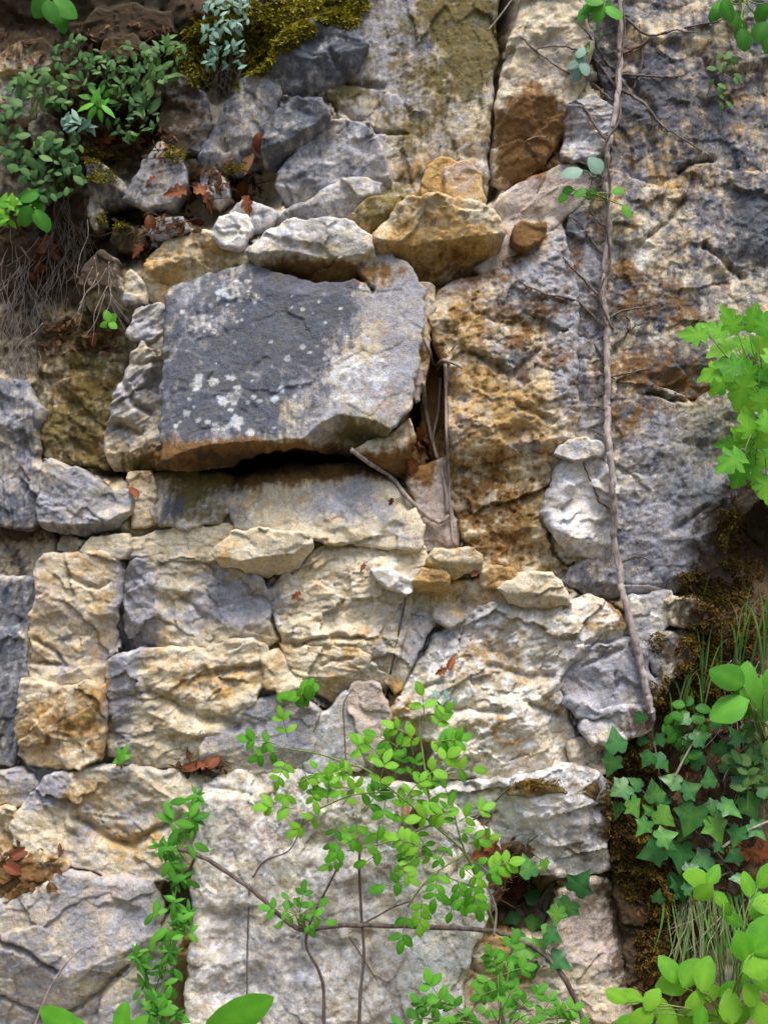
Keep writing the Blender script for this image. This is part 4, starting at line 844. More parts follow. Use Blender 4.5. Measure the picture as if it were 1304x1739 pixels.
small_bush('snowberry_bush', 'big leaved yellow green bush filling the bottom corner', (1250, 1780),
           [(1140, 1650, 125, 1.1), (1170, 1655, 60, .9), (1145, 1672, 190, 1.2), (1195, 1658, 80, 1), (1205, 1690, 20, 1), (1180, 1700, 250, .9), (1235, 1680, 40, .9), (1262, 1610, 110, 1.2), (1290, 1590, 60, 1.1), (1285, 1640, 20, 1.2), (1262, 1655, 290, 1), (1300, 1670, 330, 1.1), (1245, 1560, 140, .9), (1290, 1545, 70, 1),
            (1185, 1490, 170, .8), (1210, 1488, 60, .8), (1195, 1515, 220, .75), (1222, 1525, 320, .8), (1235, 1545, 300, .7), (1270, 1505, 100, .9), (1300, 1490, 50, 1), (1300, 1535, 0, .9), (1075, 1692, 160, .8), (1105, 1700, 60, .9), (1090, 1728, 230, .9), (1130, 1735, 250, 1), (1165, 1730, 300, 1), (1215, 1735, 270, 1.1), (1255, 1728, 250, 1.1), (1290, 1720, 300, 1.1), (1120, 1715, 100, .8), (1190, 1735, 80, .9), (1300, 1610, 20, 1), (1240, 1715, 90, 1), (1050, 1690, 140, .7), (1275, 1690, 110, 1), (1062, 1735, 200, .8)],
           M_LIME, (.040, .056), OVAL, (.16, .27), .66, single=True, cat='bush', tint=(.35, .95))
small_bush('rose_shoot', 'low green shoots with small leaflets rising from the bottom edge below the brown twig', (860, 1790),
           [(760, 1705, 150), (742, 1690, 120), (765, 1740, 200), (735, 1735, 160), (700, 1735, 200), (840, 1640, 110), (862, 1625, 70), (845, 1660, 200), (870, 1650, 20), (860, 1680, 300), (835, 1685, 200), (895, 1700, 40), (925, 1715, 60), (910, 1735, 300), (955, 1720, 30), (970, 1735, 340), (880, 1730, 250), (820, 1720, 220), (800, 1735, 180), (848, 1715, 100), (780, 1722, 120), (945, 1740, 90), (725, 1715, 130), (860, 1700, 60)],
           M_GREEN, (.03, .042), OVAL, (.12, .18), .64, (2, 2, 3), tint=(.45, 1), cat='plant')
small_bush('leafy_twig', 'small green leaf spray on the brown twig in front of the lilac slab', (520, 1578), [(500, 1540, 130), (512, 1534, 80), (525, 1545, 30), (495, 1558, 210), (518, 1562, 300), (535, 1556, 340), (480, 1548, 170)], M_GREEN, (.026, .034), OVAL, (.11, .14), .6, (1, 2), tint=(.5, 1))
small_bush('dogwood_shoot', 'large smooth foreground leaves cut by the bottom edge in front of the lilac slab', (400, 1900), [(398, 1726, 30, 1.0), (440, 1800, 60, .5)], M_LIME, (.115, .12), OVAL, (.30, .34), .55, single=True, tint=(.3, .45), tilt=.4)
small_bush('dogwood_shoot', 'pointed foreground leaves at the bottom below the rounded blue grey block', (150, 1880), [(104, 1738, 155, .85), (206, 1738, 75, .6), (228, 1745, 40, .5), (140, 1760, 120, .5)], M_LIME, (.088, .094), OVAL, (.28, .32), .5, single=True, tint=(.25, .45), tilt=.4)

def bedstraw():
    root = empty('bedstraw', at(262, 1760, surf(262, 1730)), 'slender green climber with leaf whorls filling the seam between the lower blocks', 'plant')
    sm = MB(); mb = MB()
    for st in ([(262, 1770), (275, 1680), (290, 1600), (298, 1520), (308, 1450), (318, 1400), (330, 1345)], [(250, 1770), (262, 1690), (280, 1640), (300, 1585), (310, 1550)], [(300, 1770), (285, 1720), (265, 1700), (245, 1650), (240, 1620)], [(300, 1500), (285, 1450), (285, 1430)]):
        P = [at(x, y, .085 + rnd(-.01, .02)) for x, y in st]
        tube(sm, P, .0014, .0008, 5, .5, 6)
        SP = smooth_path(P, 7)
        for p in SP[2::2]:
            p = p + Vector((rnd(-.012, .012), rnd(-.012, .004), rnd(-.006, .006)))
            if random.random() < .1: continue
            k = random.choice([4, 5, 6]); a0 = rnd(0, 360)
            for j in range(k):
                l = rnd(.012, .026); leaf(mb, p, a0 + 360 * j / k + rnd(-18, 18), l, l * .34, LANCE, rnd(.15, .9), .9)
    for (x, y) in [(322, 1365), (300, 1395), (325, 1392), (288, 1440), (325, 1430), (282, 1470), (315, 1490), (300, 1530), (312, 1562), (265, 1555), (318, 1590), (290, 1580), (255, 1620), (295, 1640), (285, 1670), (245, 1680), (275, 1710), (300, 1720), (255, 1725), (290, 1700)]:
        for j in range(3): l = rnd(.016, .034); leaf(mb, at(x + rnd(-6, 6), y + rnd(-6, 6), rnd(.085, .12)), rnd(0, 360), l, l * .45, OVAL, rnd(.4, 1), .8)
    sm.build('stem', M_STEMG, root); mb.build('foliage', M_GREEN, root)
bedstraw()

# --- ivy: every leaf in view is large enough to be a part of its vine
def ivy(label, stems, leaves, mat=M_IVY, dd=.035):
    root = empty('ivy', onrock(*stems[0][0], 0), label, 'ivy')
    for s in stems:
        mb = MB(); tube(mb, along(s, .012), .0022, .0012, 6, .5, 6); mb.build('stem', M_TWIG, root)
    for (x, y, L, a, t) in leaves:
        mb = MB(); p = at(x, y, surf(x, y) + rnd(.018, dd + .02))
        tt, n, b = frame(a, 1.0); L = L * .82 / 1000.0
        q = p - tt * (L * .4)
        leaf(mb, q, a, L, L * rnd(.8, 1.0), random.choice([IVY, IVY, IVY2]), t, .75, .2, .12, (tt, n, b))
        tube(mb, [q + Vector((0, .012, -.004)), q], .0009, .0008, 4, .3)
        mb.build('leaf', mat, root)
ivy('dark green ivy with star shaped leaves spreading over the mossy bank beside the vine foot',
    [[(1290, 1560), (1240, 1480), (1190, 1420), (1130, 1380), (1070, 1320), (1045, 1265)], [(1240, 1480), (1180, 1500), (1140, 1470)], [(1190, 1420), (1230, 1340), (1210, 1260), (1160, 1215)], [(1130, 1380), (1110, 1260)]],
    [(1045, 1258, 52, 100, .35), (1112, 1248, 66, 280, .55), (1038, 1300, 46, 250, .45), (1052, 1340, 48, 200, .5), (1046, 1378, 40, 260, .6), (1078, 1372, 46, 300, .7), (1110, 1345, 46, 100, .55), (1128, 1388, 50, 320, .75), (1092, 1405, 40, 230, .6), (1172, 1392, 70, 250, .55), (1218, 1408, 60, 290, .85), (1106, 1448, 56, 200, .35), (1155, 1455, 62, 265, .3), (1156, 1508, 66, 280, .25), (1198, 1532, 44, 270, .3),
     (1140, 1325, 44, 160, .6), (1172, 1340, 42, 30, .4), (1205, 1322, 40, 90, .4), (1240, 1372, 50, 330, .5), (1275, 1372, 58, 300, .6), (1258, 1325, 44, 60, .35), (1182, 1290, 40, 130, .4), (1160, 1222, 34, 200, .4), (1190, 1252, 44, 20, .4), (1225, 1275, 44, 300, .35), (1250, 1250, 40, 120, .3), (1130, 1420, 44, 20, .65), (1160, 1420, 40, 240, .5), (1250, 1420, 44, 250, .4), (1205, 1370, 40, 180, .5), (1285, 1300, 44, 20, .35), (1190, 1460, 46, 200, .45), (1285, 1410, 44, 320, .45), (1080, 1330, 34, 140, .5), (1150, 1365, 38, 100, .65), (1232, 1300, 36, 70, .4), (1280, 1258, 38, 100, .3), (1300, 1340, 42, 10, .4), (1245, 1455, 38, 200, .3), (1175, 1262, 34, 330, .45), (1098, 1290, 34, 240, .4), (1212, 1225, 30, 120, .35), (1130, 1300, 30, 300, .5)] + [(random.Random(k).uniform(1060, 1300), random.Random(k + 99).uniform(1210, 1530), random.Random(k + 7).uniform(24, 38), random.Random(k + 55).uniform(0, 360), random.Random(k + 31).uniform(.1, .55)) for k in range(26)])
ivy('small dark ivy patch with some yellow green leaves where the brown twig ends',
    [[(905, 1640), (900, 1570), (925, 1510), (960, 1490)], [(900, 1570), (880, 1500), (895, 1465)]],
    [(896, 1472, 48, 110, .6), (925, 1470, 30, 280, .95), (985, 1500, 56, 60, .2), (960, 1545, 50, 240, .5), (926, 1532, 42, 190, .5), (945, 1555, 40, 260, .75), (904, 1572, 44, 250, .65), (888, 1612, 48, 200, .8), (916, 1606, 46, 40, .75), (950, 1632, 50, 330, .15), (870, 1642, 42, 230, .4), (900, 1520, 44, 150, .3), (868, 1560, 36, 200, .35), (880, 1590, 36, 120, .4), (930, 1580, 30, 0, .9), (905, 1650, 40, 280, .35), (812, 1540, 52, 300, .75), (940, 1590, 40, 330, .25)])

# --- herbs on the bank at the top left and sprouts in the joints
def herb(label, base, cen, mat, L, shape=OVAL, w=.55, dd=(.05, .09), tint=(.2, .8), group=None, name='herb', tilt=.8): return small_bush(name, label, base, cen, mat, L, shape, dd, w, single=True, tint=tint, tilt=tilt, group=group)
herb('bright green whorled herb in the middle of the leafy bank', (168, 205), [(168 + 22 * math.cos(k * .7), 172 + 24 * math.sin(k * .7), -math.degrees(k * .7)) for k in range(9)] + scatter(168, 175, 14, 18, 10), M_GREEN, (.02, .032), LANCE, .42, tint=(.5, 1))
herb('pale blue green rosette below the bright whorled herb', (132, 225), scatter(132, 212, 26, 22, 20), M_GLAUC, (.018, .028), LANCE, .4)
herb('dark leafy herb along the edge of the bank above the lower green fronds', (-10, 230), scatter(14, 205, 26, 70, 34), M_DULL, (.012, .026), OVAL, .6)
herb('low green herb with rounded leaves under the tan bank stone', (60, 285), scatter(70, 270, 60, 26, 40), M_DULL, (.012, .026), OVAL, .66, tint=(.1, .9))
herb('dull green clump hanging from the bank beside the triangular stone', (95, 330), scatter(90, 305, 50, 34, 40), M_DULL, (.011, .025), OVAL, .6)
herb('yellow green tuft at the edge low on the leafy bank', (8, 372), scatter(14, 358, 24, 24, 20), M_LIME, (.018, .028), LANCE, .45, tint=(.4, 1))
herb('broad leaved green plant hanging below the yellow green tuft', (60, 345), [(40, 335, 240), (62, 352, 280), (70, 372, 300), (45, 365, 250), (55, 330, 200)], M_GREEN, (.034, .044), OVAL, .7, tint=(.2, .5))
herb('fine grey green herb trailing across the middle of the bank', (190, 140), scatter(200, 130, 60, 40, 60), M_DULL, (.009, .019), LANCE, .4, tint=(.3, 1))
herb('tiny leaved mat over the whitish stone of the bank', (60, 160), scatter(80, 150, 56, 40, 60), M_DULL, (.013, .022), OVAL, .6, tint=(.4, 1))
herb('trailing herb at the edge of the cream bank stone', (120, 110), scatter(130, 95, 40, 34, 36), M_DULL, (.009, .018), OVAL, .55)
herb('broad green leaf pair hanging at the very top of the bank', (90, 10), [(85, 18, 280), (105, 36, 290), (70, 8, 230), (110, 10, 330)], M_GREEN, (.036, .046), OVAL, .75, tint=(.15, .5))
herb('dark bank herb around the small round tan stone', (110, 250), scatter(100, 245, 40, 30, 40), M_DULL, (.009, .02), OVAL, .6, tint=(.3, 1))
herb('wispy dark herb at the foot of the dark top block', (210, 120), scatter(225, 115, 60, 44, 60), M_DULL, (.009, .02), OVAL, .55, tint=(.2, .9))
herb('straggling herb over the earth right of the whorled herb', (240, 230), scatter(225, 205, 44, 36, 36), M_DULL, (.010, .02), LANCE, .45, tint=(.2, .8))
herb('upright dull leaves beside the standing grey block', (250, 190), [(245, 170, 70), (255, 155, 80), (240, 190, 110), (262, 180, 60), (250, 140, 95), (232, 160, 120)], M_DULL, (.028, .04), OVAL, .5, tint=(.5, 1))
herb('fine herb between the dark top block and the mossy fringe', (290, 110), scatter(285, 100, 34, 40, 40), M_DULL, (.014, .024), LANCE, .45, tint=(.4, 1))
herb('blue grey stonecrop rosettes hanging from the moss at the top', (390, 40), [(380 + 34 * rnd(-1, 1), 55 + 60 * rnd(-1, 1)) for _ in range(90)] + scatter(405, 20, 20, 30, 30), M_GLAUC, (.010, .021), LANCE, .42, (.07, .13), tint=(.2, 1))
herb('tiny bright sprout under the pale pointed stone', (185, 556), [(180, 550, 200), (190, 542, 40), (183, 538, 110), (192, 552, 330)], M_LIME, (.016, .022), OVAL, .75, tint=(.2, .6))
herb('little green sprout in the hollow below the large fractured block', (515, 1192), [(516, 1165, 80), (526, 1160, 60), (512, 1178, 250), (524, 1175, 280), (500, 1182, 190), (490, 1180, 170), (508, 1190, 250), (518, 1188, 300), (480, 1184, 180), (530, 1168, 0)], M_LIME, (.018, .027), OVAL, .75, (.09, .11), tint=(.2, .7))
herb('tiny green tuft at the lower corner of the broad creased block', (208, 1298), [(205, 1280, 100), (212, 1275, 80), (208, 1290, 250), (202, 1290, 200), (214, 1286, 20)], M_GREEN, (.018, .024), LANCE, .5, tint=(.5, 1))
herb('pale green leaf pair on the vine at the pinkish slab', (1022, 300), [(972, 292, 190, 1.1), (1012, 282, 120, 1.1)], M_GLAUC, (.028, .034), OVAL, .85, tint=(.6, .9))
herb('small round green leaves on the vine beside the blue grey patch', (1030, 340), [(985, 326, 200), (1003, 328, 250), (1048, 324, 20), (1064, 358, 300), (965, 322, 180), (955, 335, 220)], M_GREEN, (.018, .024), OVAL, .85, tint=(.5, 1))
herb('pale green leaf spray beside the rusty cavity of the pillar', (1000, 70), [(985, 98, 100), (992, 115, 300), (980, 125, 240), (975, 108, 190), (985, 90, 60)], M_GLAUC, (.022, .03), OVAL, .75, tint=(.5, 1))
herb('green leaf cluster at the top beside the vine', (1035, -10), [(1000, 10, 200), (1015, 20, 250), (1030, 12, 300), (1010, 0, 160), (990, 22, 220), (1040, 20, 330)], M_GREEN, (.028, .038), OVAL, .75, tint=(.3, .7))
herb('green leaves hanging from the top of the grey and tan face', (1260, -20), [(1215, 20, 240), (1235, 15, 300), (1225, 5, 180), (1258, 50, 270), (1250, 30, 220), (1262, 65, 280), (1295, 20, 250), (1290, 50, 240), (1302, 70, 260)], M_GREEN, (.03, .042), OVAL, .7, tint=(.1, .5))
herb('faint small herb on the tan patch far up the grey face', (1230, 150), scatter(1230, 130, 24, 50, 16), M_DULL, (.012, .02), OVAL, .6, tint=(.4, .9))
herb('tiny seedling spray above the ochre patch right of the bush', (745, 1210), [(740, 1180, 90), (752, 1192, 60), (765, 1195, 40), (772, 1190, 80), (735, 1190, 150), (758, 1180, 100)], M_GLAUC, (.012, .018), LANCE, .5, (.10, .12), tint=(.5, 1))
herb('low green herb among the grass below the mossy bank', (1180, 1300), scatter(1170, 1240, 40, 50, 26), M_GREEN, (.018, .028), OVAL, .7, tint=(.1, .6))
herb('dark herb at the edge of the bank above the dead leaf hollow', (1300, 1330), scatter(1275, 1290, 36, 60, 44), M_DULL, (.02, .032), OVAL, .65, tint=(.3, 1))

# --- grasses
def grass(label, base, n, h, spread, mat=M_GRASS, lean=.3, hang=False):
    root = empty('grass_tuft', onrock(*base, 0), label, 'grass', None)
    mb = MB()
    for _ in range(n):
        p = onrock(base[0] + rnd(-spread, spread), base[1] + rnd(-6, 6), .002)
        hh = h * rnd(.5, 1.0); dx = rnd(-lean, lean) * hh
        sg = -1 if hang else 1
        pts = [p, p + Vector((dx * .3, -hh * .16, sg * hh * .45)), p + Vector((dx * .7, -hh * .22, sg * hh * .8)), p + Vector((dx * 1.2, -hh * .24, sg * hh * (.92 if not hang else 1.1)))]
        P = smooth_path(pts, 4); w = rnd(.0012, .0024); tint = rnd(.1, .9); vs = []; fs = []
        for i, q in enumerate(P):
            k = w * (1 - i / (len(P) - 1)) ** .6; vs += [q + Vector((-k, 0, 0)), q + Vector((0, -k * .5, 0)), q + Vector((k, 0, 0))]
        for i in range(len(P) - 1):
            a = 3 * i; fs += [[a, a + 1, a + 4, a + 3], [a + 1, a + 2, a + 5, a + 4]]
        mb.add(vs, fs, tint)
    mb.build('foliage', mat, root)
grass('long green grass blades standing in front of the moss right of the vine foot', (1205, 1200), 12, .19, 22)
grass('tall grass tuft at the edge among the broad oval leaves', (1270, 1140), 16, .17, 30)
grass('thin grass stems rising from the ivy beside the vine foot', (1165, 1240), 14, .13, 26)
grass('single leaning grass blade on the upper moss cushion by the grey face', (1195, 1010), 3, .09, 6, lean=.8)
grass('pale dry grass hanging below the dark ivy leaves', (1190, 1520), 46, .16, 70, M_DEAD if False else M_GRASS, .35, True)
grass('dry grass stalks hanging over the dead leaf hollow at the edge', (1285, 1230), 22, .15, 26, M_GRASS, .35, True)

# --- moss
SRNG = random.Random(5)
def moss(name, label, patches, mat, n, h=.007, hang=0.0):
    mb = MB()
    tot = sum(p[2] * p[3] for p in patches)
    for (cx, cy, rx, ry) in patches:
        for _ in range(int(n * rx * ry / tot)):
            q = math.sqrt(SRNG.random()); a = SRNG.uniform(0, 6.283)
            x = cx + rx * q * math.cos(a); y = cy + ry * q * math.sin(a)
            edge = 1 - q ** 3
            if float(perlin(np.array([x / 24.0]), np.array([y / 24.0]), 55)[0]) + edge * .9 < .25: continue
            bump = .013 * edge * (1 + .8 * float(perlin(np.array([x / 15.0]), np.array([y / 15.0]), 56)[0]))
            p = at(x, y, surf(x, y) + bump - .003)
            d = Vector((SRNG.uniform(-.8, .8), -SRNG.uniform(.3, 1), SRNG.uniform(-.3, .9) - hang)).normalized()
            s = d.cross(Vector((SRNG.uniform(-1, 1), SRNG.uniform(-1, 1), SRNG.uniform(-1, 1)))).normalized()
            l = h * SRNG.uniform(.6, 1.4); w = l * .3
            t = min(max(.5 + .35 * float(perlin(np.array([x / 40.0]), np.array([y / 40.0]), 57)[0]) + SRNG.uniform(-.25, .25), 0), 1)
            mb.add([p - s * w, p + s * w, p + d * l + Vector((0, 0, -l * .3))], [[0, 1, 2]], t)
    return tag(mb.build(name, mat, None, tuple(at(patches[0][0], patches[0][1], 0))), label, 'moss', kind='stuff')
moss('moss', 'olive yellow moss fringe draped along the top of the grey lumps', [(330, 100, 60, 30), (420, 95, 60, 26), (470, 55, 60, 34), (540, 16, 80, 26), (592, 14, 34, 34), (500, 40, 50, 22), (430, 100, 36, 30), (370, 130, 50, 26), (440, 30, 90, 30), (370, 60, 60, 40)], M_MOSS, 26000, .009, .25)
moss('moss', 'brown green moss cushions on the bank right of the vine', [(1220, 1010, 70, 34), (1180, 990, 40, 26), (1250, 1060, 70, 60), (1190, 1110, 44, 60), (1115, 1090, 16, 20), (1150, 1190, 34, 40), (1260, 960, 44, 40), (1240, 900, 24, 60), (1120, 1180, 26, 40), (1115, 1620, 40, 70), (1200, 1150, 60, 60)], M_BMOSS, 14000, .007, .1)
moss('moss', 'rusty brown moss down the edge of the white grey slab behind the ivy', [(1080, 1300, 40, 50), (1050, 1400, 24, 60), (1090, 1470, 50, 70), (1120, 1530, 40, 50), (1090, 1400, 30, 60), (1030, 1350, 14, 40), (920, 1332, 60, 7)], M_BMOSS, 9000, .006, .1)
moss('moss', 'scant moss in the earthy gaps of the upper bank', [(160, 265, 60, 16), (300, 262, 22, 16), (205, 370, 44, 20), (175, 300, 30, 14), (400, 290, 26, 16)], M_MOSS, 3000, .006)

# --- roots and twigs on the rock
one_tube('brown_twig', 'long bare brown twig crossing the lilac slab from the leafy seam to the bottom', 'twig', [(300, 1440), (352, 1460), (430, 1512), (480, 1560), (516, 1580), (560, 1574), (620, 1571), (720, 1574), (800, 1578), (850, 1584), (910, 1612), (960, 1665), (1000, 1760)], .0036, .0042, M_TWIG, dd=.10, wob=.0006)
one_tube('brown_twig', 'forked thin twig running up from the long brown twig to the bush', 'twig', [(430, 1490), (450, 1462), (490, 1445), (510, 1410), (516, 1390)], .0016, .001, M_TWIG, off=.01)
one_tube('brown_twig', 'upright thin stem from the bottom edge crossing the long brown twig', 'twig', [(608, 1790), (612, 1690), (618, 1620), (614, 1560), (610, 1470), (612, 1440)], .003, .002, M_TWIG, dd=.095)
one_tube('brown_twig', 'bent upright stem left of the upright thin stem', 'twig', [(548, 1790), (550, 1690), (542, 1650), (520, 1605), (530, 1560), (560, 1500), (575, 1470)], .003, .0016, M_TWIG, dd=.09)
one_tube('brown_twig', 'fine straight root hanging on the left part of the lilac slab', 'twig', [(420, 1730), (420, 1640), (422, 1560), (424, 1500)], .0014, .001, M_TWIG, off=.004)
one_tube('brown_twig', 'short side twig joining the upright thin stem above the long twig', 'twig', [(618, 1568), (640, 1556), (670, 1540), (700, 1530)], .0018, .001, M_TWIG, dd=.10)
one_tube('brown_twig', 'slanting short twig under the upright stem on the lilac slab', 'twig', [(592, 1590), (615, 1625), (640, 1665)], .0012, .0008, M_TWIG, off=.004)
one_tube('brown_twig', 'pale bent twig below the teal leaf at the edge of the bush', 'twig', [(838, 1590), (842, 1545), (828, 1510), (808, 1480)], .002, .0012, M_ROOT, dd=.12)
one_tube('brown_twig', 'brown twig from the bush to the rust line of the white grey slab', 'twig', [(800, 1395), (830, 1372), (850, 1352), (870, 1335)], .0016, .001, M_TWIG, off=.01)
one_tube('brown_twig', 'straight pale stalk across the rounded blue grey block', 'twig', [(50, 1770), (80, 1690), (110, 1640), (140, 1610)], .0022, .0012, M_ROOT, dd=.13)
one_tube('brown_twig', 'pale stiff stalk in the ivy under the vine foot', 'twig', [(1145, 1320), (1160, 1290), (1185, 1245)], .0022, .0014, M_ROOT, dd=.08)
one_tube('brown_twig', 'brown stalk over the dead leaf hollow at the edge', 'twig', [(1225, 1440), (1260, 1415), (1304, 1395)], .0026, .002, M_ROOT, dd=.08)
one_tube('brown_twig', 'thin twig down the fractured seam to the pinkish tan stone', 'twig', [(690, 1010), (680, 1060), (668, 1120), (655, 1175), (648, 1200)], .0022, .0012, M_TWIG, off=.006)
one_tube('brown_twig', 'upright fine stem in front of the smooth grey white stone', 'twig', [(588, 1300), (585, 1240), (584, 1195), (600, 1170)], .0013, .0009, M_TWIG, off=.006)
one_tube('root', 'smooth pale root arching down from the corner of the dark lichened block', 'root', [(596, 764), (630, 788), (664, 810), (692, 845), (720, 872), (745, 886), (762, 876)], .0042, .0034, M_ROOT, off=.009, wob=.0004)
one_tube('root', 'pale kinked root at the upper mouth of the open joint', 'root', [(720, 574), (728, 595), (738, 618), (752, 612), (772, 618), (785, 625)], .0034, .0022, M_ROOT, off=.006)
one_tube('root', 'long straight fine root hanging down the open joint', 'root', [(756, 618), (757, 680), (758, 740), (762, 800), (764, 860), (770, 925)], .0026, .0018, M_ROOT, off=.007)
one_tube('root', 'forked root inside the open joint beside the pinkish flake', 'root', [(718, 650), (722, 690), (732, 740), (742, 775), (755, 820), (760, 870)], .004, .003, M_ROOT, off=.006)
one_tube('root', 'second fork of the joint root, hugging the pitted ochre rock', 'root', [(748, 640), (744, 700), (735, 745), (742, 778)], .0026, .002, M_ROOT, off=.008)
one_tube('root', 'fine root slanting over the pitted ochre rock', 'root', [(740, 630), (770, 590), (800, 550), (815, 535)], .0014, .0008, M_ROOT, off=.005)
one_tube('root', 'thin white stalk slanting at the top of the dark joint', 'root', [(828, 52), (848, 28), (872, -5)], .0017, .0012, M_ROOT, dd=.05)
one_tube('root', 'curled fine root on the rusty cavity of the pillar', 'root', [(895, 238), (910, 232), (926, 232)], .0012, .0009, M_ROOT, off=.005)

def strands(name, label, boxes, n, mat, Lr=(.05, .12)):
    mb = MB()
    for _ in range(n):
        b = random.choice(boxes); x = rnd(b[0], b[2]); y = rnd(b[1], b[3])
        L = rnd(*Lr); p = onrock(x, y, rnd(.004, .03)); q = [p]
        d = Vector((rnd(-.45, .45), rnd(-.2, .05), -1)).normalized()
        for k in range(4):
            d = (d + Vector((rnd(-.5, .5), rnd(-.2, .15), rnd(-.15, .15)))).normalized(); q.append(q[-1] + d * (L / 4))
        tube(mb, q, rnd(.0006, .0011), .0004, 3, rnd(0, 1), 3)
    return tag(mb.build(name, mat, None, tuple(onrock(boxes[0][0], boxes[0][1], 0))), label, 'roots', kind='stuff')
strands('dry_roots', 'tangle of hair fine dry roots hanging over the dark earth of the bank', [(0, 380, 150, 470), (90, 330, 150, 420), (20, 430, 190, 520), (0, 470, 90, 560), (0, 520, 60, 620)], 210, M_ROOT)
strands('dry_roots', 'pale dry rootlets hanging under the moss fringe', [(350, 70, 430, 120), (370, 90, 400, 150), (340, 110, 390, 150)], 70, M_ROOT, (.03, .07))
strands('dry_roots', 'fine fibres trailing in the dark hollow below the ivy', [(1150, 1520, 1260, 1560), (1240, 1120, 1300, 1240)], 70, M_ROOT, (.05, .13))

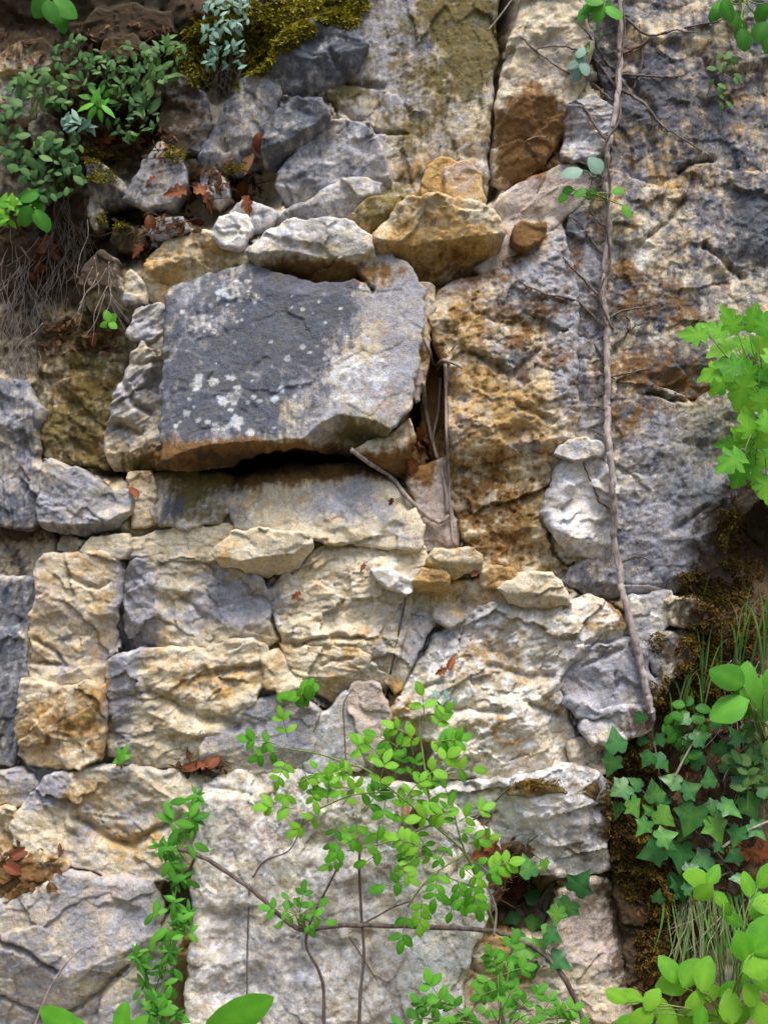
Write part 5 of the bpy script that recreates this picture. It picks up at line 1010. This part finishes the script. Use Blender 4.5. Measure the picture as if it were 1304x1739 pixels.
# --- dead leaves and other litter
DEADL = [
    (225, 245, 46, 230, .45, 'big curled orange leaf caught above the triangular stone'), (300, 325, 34, 190, .2, 'red leaf at the head of the reddish pile beside the slanting slab'), (345, 322, 32, 20, .35, 'orange leaf on top of the reddish pile'), (355, 340, 28, 300, .25, 'dark red leaf at the low end of the reddish pile'), (322, 338, 30, 250, .15, 'red brown leaf in the middle of the reddish pile'),
    (420, 272, 34, 250, .75, 'pale tan leaf at the top of the hanging leaf cluster'), (415, 300, 36, 270, .5, 'orange leaf in the middle of the hanging leaf cluster'), (412, 325, 38, 260, .35, 'long orange brown leaf in the hanging leaf cluster'), (420, 348, 32, 290, .2, 'red leaf at the foot of the hanging leaf cluster'), (442, 240, 30, 280, .12, 'narrow deep red leaf above the hanging leaf cluster'),
    (332, 382, 34, 200, .4, 'curled orange leaf on the long flat grey stone'), (255, 378, 26, 280, .45, 'small orange leaf left of the long flat grey stone'), (62, 415, 60, 200, .3, 'large brown leaf hanging on the dark earth of the bank'), (55, 455, 66, 250, .25, 'large red brown leaf under the dry roots'), (90, 425, 40, 320, .55, 'tan leaf among the dry roots'), (235, 422, 26, 230, .2, 'small dark brown leaf by the dark olive stone'), (180, 235, 34, 200, .3, 'rust leaf on the mossy earth under the whorled herb'), (205, 160, 30, 60, .8, 'pale folded leaf standing beside the upright dull leaves'), (255, 305, 20, 200, .2, 'tiny red leaf lying on the light slanting slab'), (160, 575, 22, 250, .3, 'small red brown leaf below the tiny bright sprout'),
    (825, 1425, 40, 110, .3, 'red brown leaf on the rock right of the bush'), (838, 1450, 40, 300, .25, 'dark red leaf below the red brown leaf right of the bush'), (815, 1448, 30, 200, .4, 'rust leaf touching the bush leaflets'), (845, 1490, 36, 250, .15, 'dark leaf above the small ivy patch'), (870, 1512, 40, 200, .12, 'deep brown leaf inside the small ivy patch'), (690, 1382, 34, 100, .85, 'pale pink dry leaf among the bush leaflets'), (706, 1388, 30, 290, .05, 'dark purple leaf beside the pale pink dry leaf'), (735, 1382, 26, 250, .2, 'small brown leaf at the heart of the bush'),
    (1175, 1330, 44, 300, .8, 'beige curled leaf in the ivy'), (1160, 1318, 36, 200, .1, 'dark purple brown leaf beside the beige curled leaf'), (1265, 1440, 60, 30, .3, 'large red brown leaf in the hollow at the edge of the ivy'), (1285, 1455, 50, 250, .35, 'second large brown leaf in the hollow at the edge of the ivy'), (1240, 1465, 40, 200, .15, 'dark leaf under the large leaves of the hollow'), (1150, 1352, 26, 90, .95, 'small yellow leaf in the ivy'), (1255, 1270, 26, 30, .12, 'dark red leaf among the bank herbs'), (1185, 1165, 30, 270, .2, 'dark red leaf on the moss beside the grass'),
    (326, 1300, 28, 170, .3, 'rust leaf on the edge above the lilac slab corner'), (346, 1296, 26, 20, .15, 'dark red leaf beside the rust leaf above the lilac slab corner'), (360, 1292, 30, 60, .35, 'brown leaf at the mouth of the leafy seam'), (765, 1128, 21, 60, .5, 'orange leaf lying on the big cream white block'), (750, 1140, 17, 200, .4, 'small rust leaf under the orange leaf on the big cream white block'), (664, 852, 13, 260, .15, 'small dark red leaf on the smooth pale cream block'), (615, 965, 14, 230, .3, 'small rust leaf above the sharp white chip'), (503, 1010, 17, 200, .3, 'small crumpled reddish leaf stuck to the large fractured block'), (229, 836, 24, 120, .25, 'round curled brown leaf at the top of the narrow tan stone'),
    (712, 740, 30, 265, .15, 'red brown leaf deep in the open joint'), (700, 790, 34, 290, .2, 'rust leaf in the joint below the cream chip'), (808, 972, 16, 30, .1, 'dark red leaf end at the larger yellow ledge stone'), (1100, 1660, 30, 240, .2, 'brown leaf in the dark gap above the bottom corner bush'), (1120, 1690, 30, 40, .8, 'pale dead leaf above the bottom corner bush'),
    (30, 1450, 30, 30, .1, 'brown litter leaf in the rusty seam at the edge'), (20, 1475, 28, 340, .15, 'rust litter leaf low in the rusty seam at the edge')]
for (x, y, L, a, t, lab) in DEADL:
    mb = MB(); L *= 1.15 / 1000.0; p = onrock(x, y, .010)
    tt, n, b = frame(a, .9)
    c = rnd(.3, .7); shape = random.choice([OVAL, LOBED, LOBED, IVY])
    leaf(mb, p - tt * L * .45, a, L, L * rnd(.5, .75), shape, t, .9, c, rnd(.35, .8), (tt, n, b))
    tag(mb.build('dead_leaf', M_DEAD, None, tuple(p)), lab, 'dead leaf', 'dead leaves caught on the rock')

def litter(label, boxes, n):
    mb = MB()
    for _ in range(n):
        b = random.choice(boxes); x = rnd(b[0], b[2]); y = rnd(b[1], b[3]); p = onrock(x, y, .004)
        l = rnd(.006, .018); leaf(mb, p, rnd(0, 360), l, l * rnd(.3, .7), random.choice([OVAL, LANCE, OBOV]), rnd(0, .7), 1.0, rnd(.2, .8), rnd(.2, .8))
        if random.random() < .35:
            q = p + Vector((rnd(-.03, .03), -.004, rnd(-.015, .015))); tube(mb, [p + Vector((0, -.003, 0)), q], .0009, .0006, 4, rnd(0, .5), 1)
    tag(mb.build('leaf_litter', M_LITTER, None, tuple(onrock(boxes[0][0], boxes[0][1], 0))), label, 'litter', kind='stuff')
M_LITTER = leaf_material('brown litter', (.04, .02, .01), (.13, .06, .025), (.32, .2, .10), .15, .9)
litter('brown leaf crumbs and twig bits caught on the ledges of the upper bank', [(150, 225, 300, 270), (190, 355, 330, 400), (330, 270, 440, 350), (0, 380, 160, 480), (100, 180, 260, 260), (0, 40, 300, 120), (60, 540, 200, 600)], 620)
litter('brown leaf crumbs lying on the mossy bank among the ivy', [(1100, 1250, 1300, 1560), (1180, 1000, 1300, 1240), (1080, 1500, 1180, 1700), (840, 1430, 900, 1530)], 620)
litter('brown crumbs in the rusty seam at the edge of the lower blocks', [(0, 1440, 110, 1520), (300, 1285, 380, 1310)], 60)
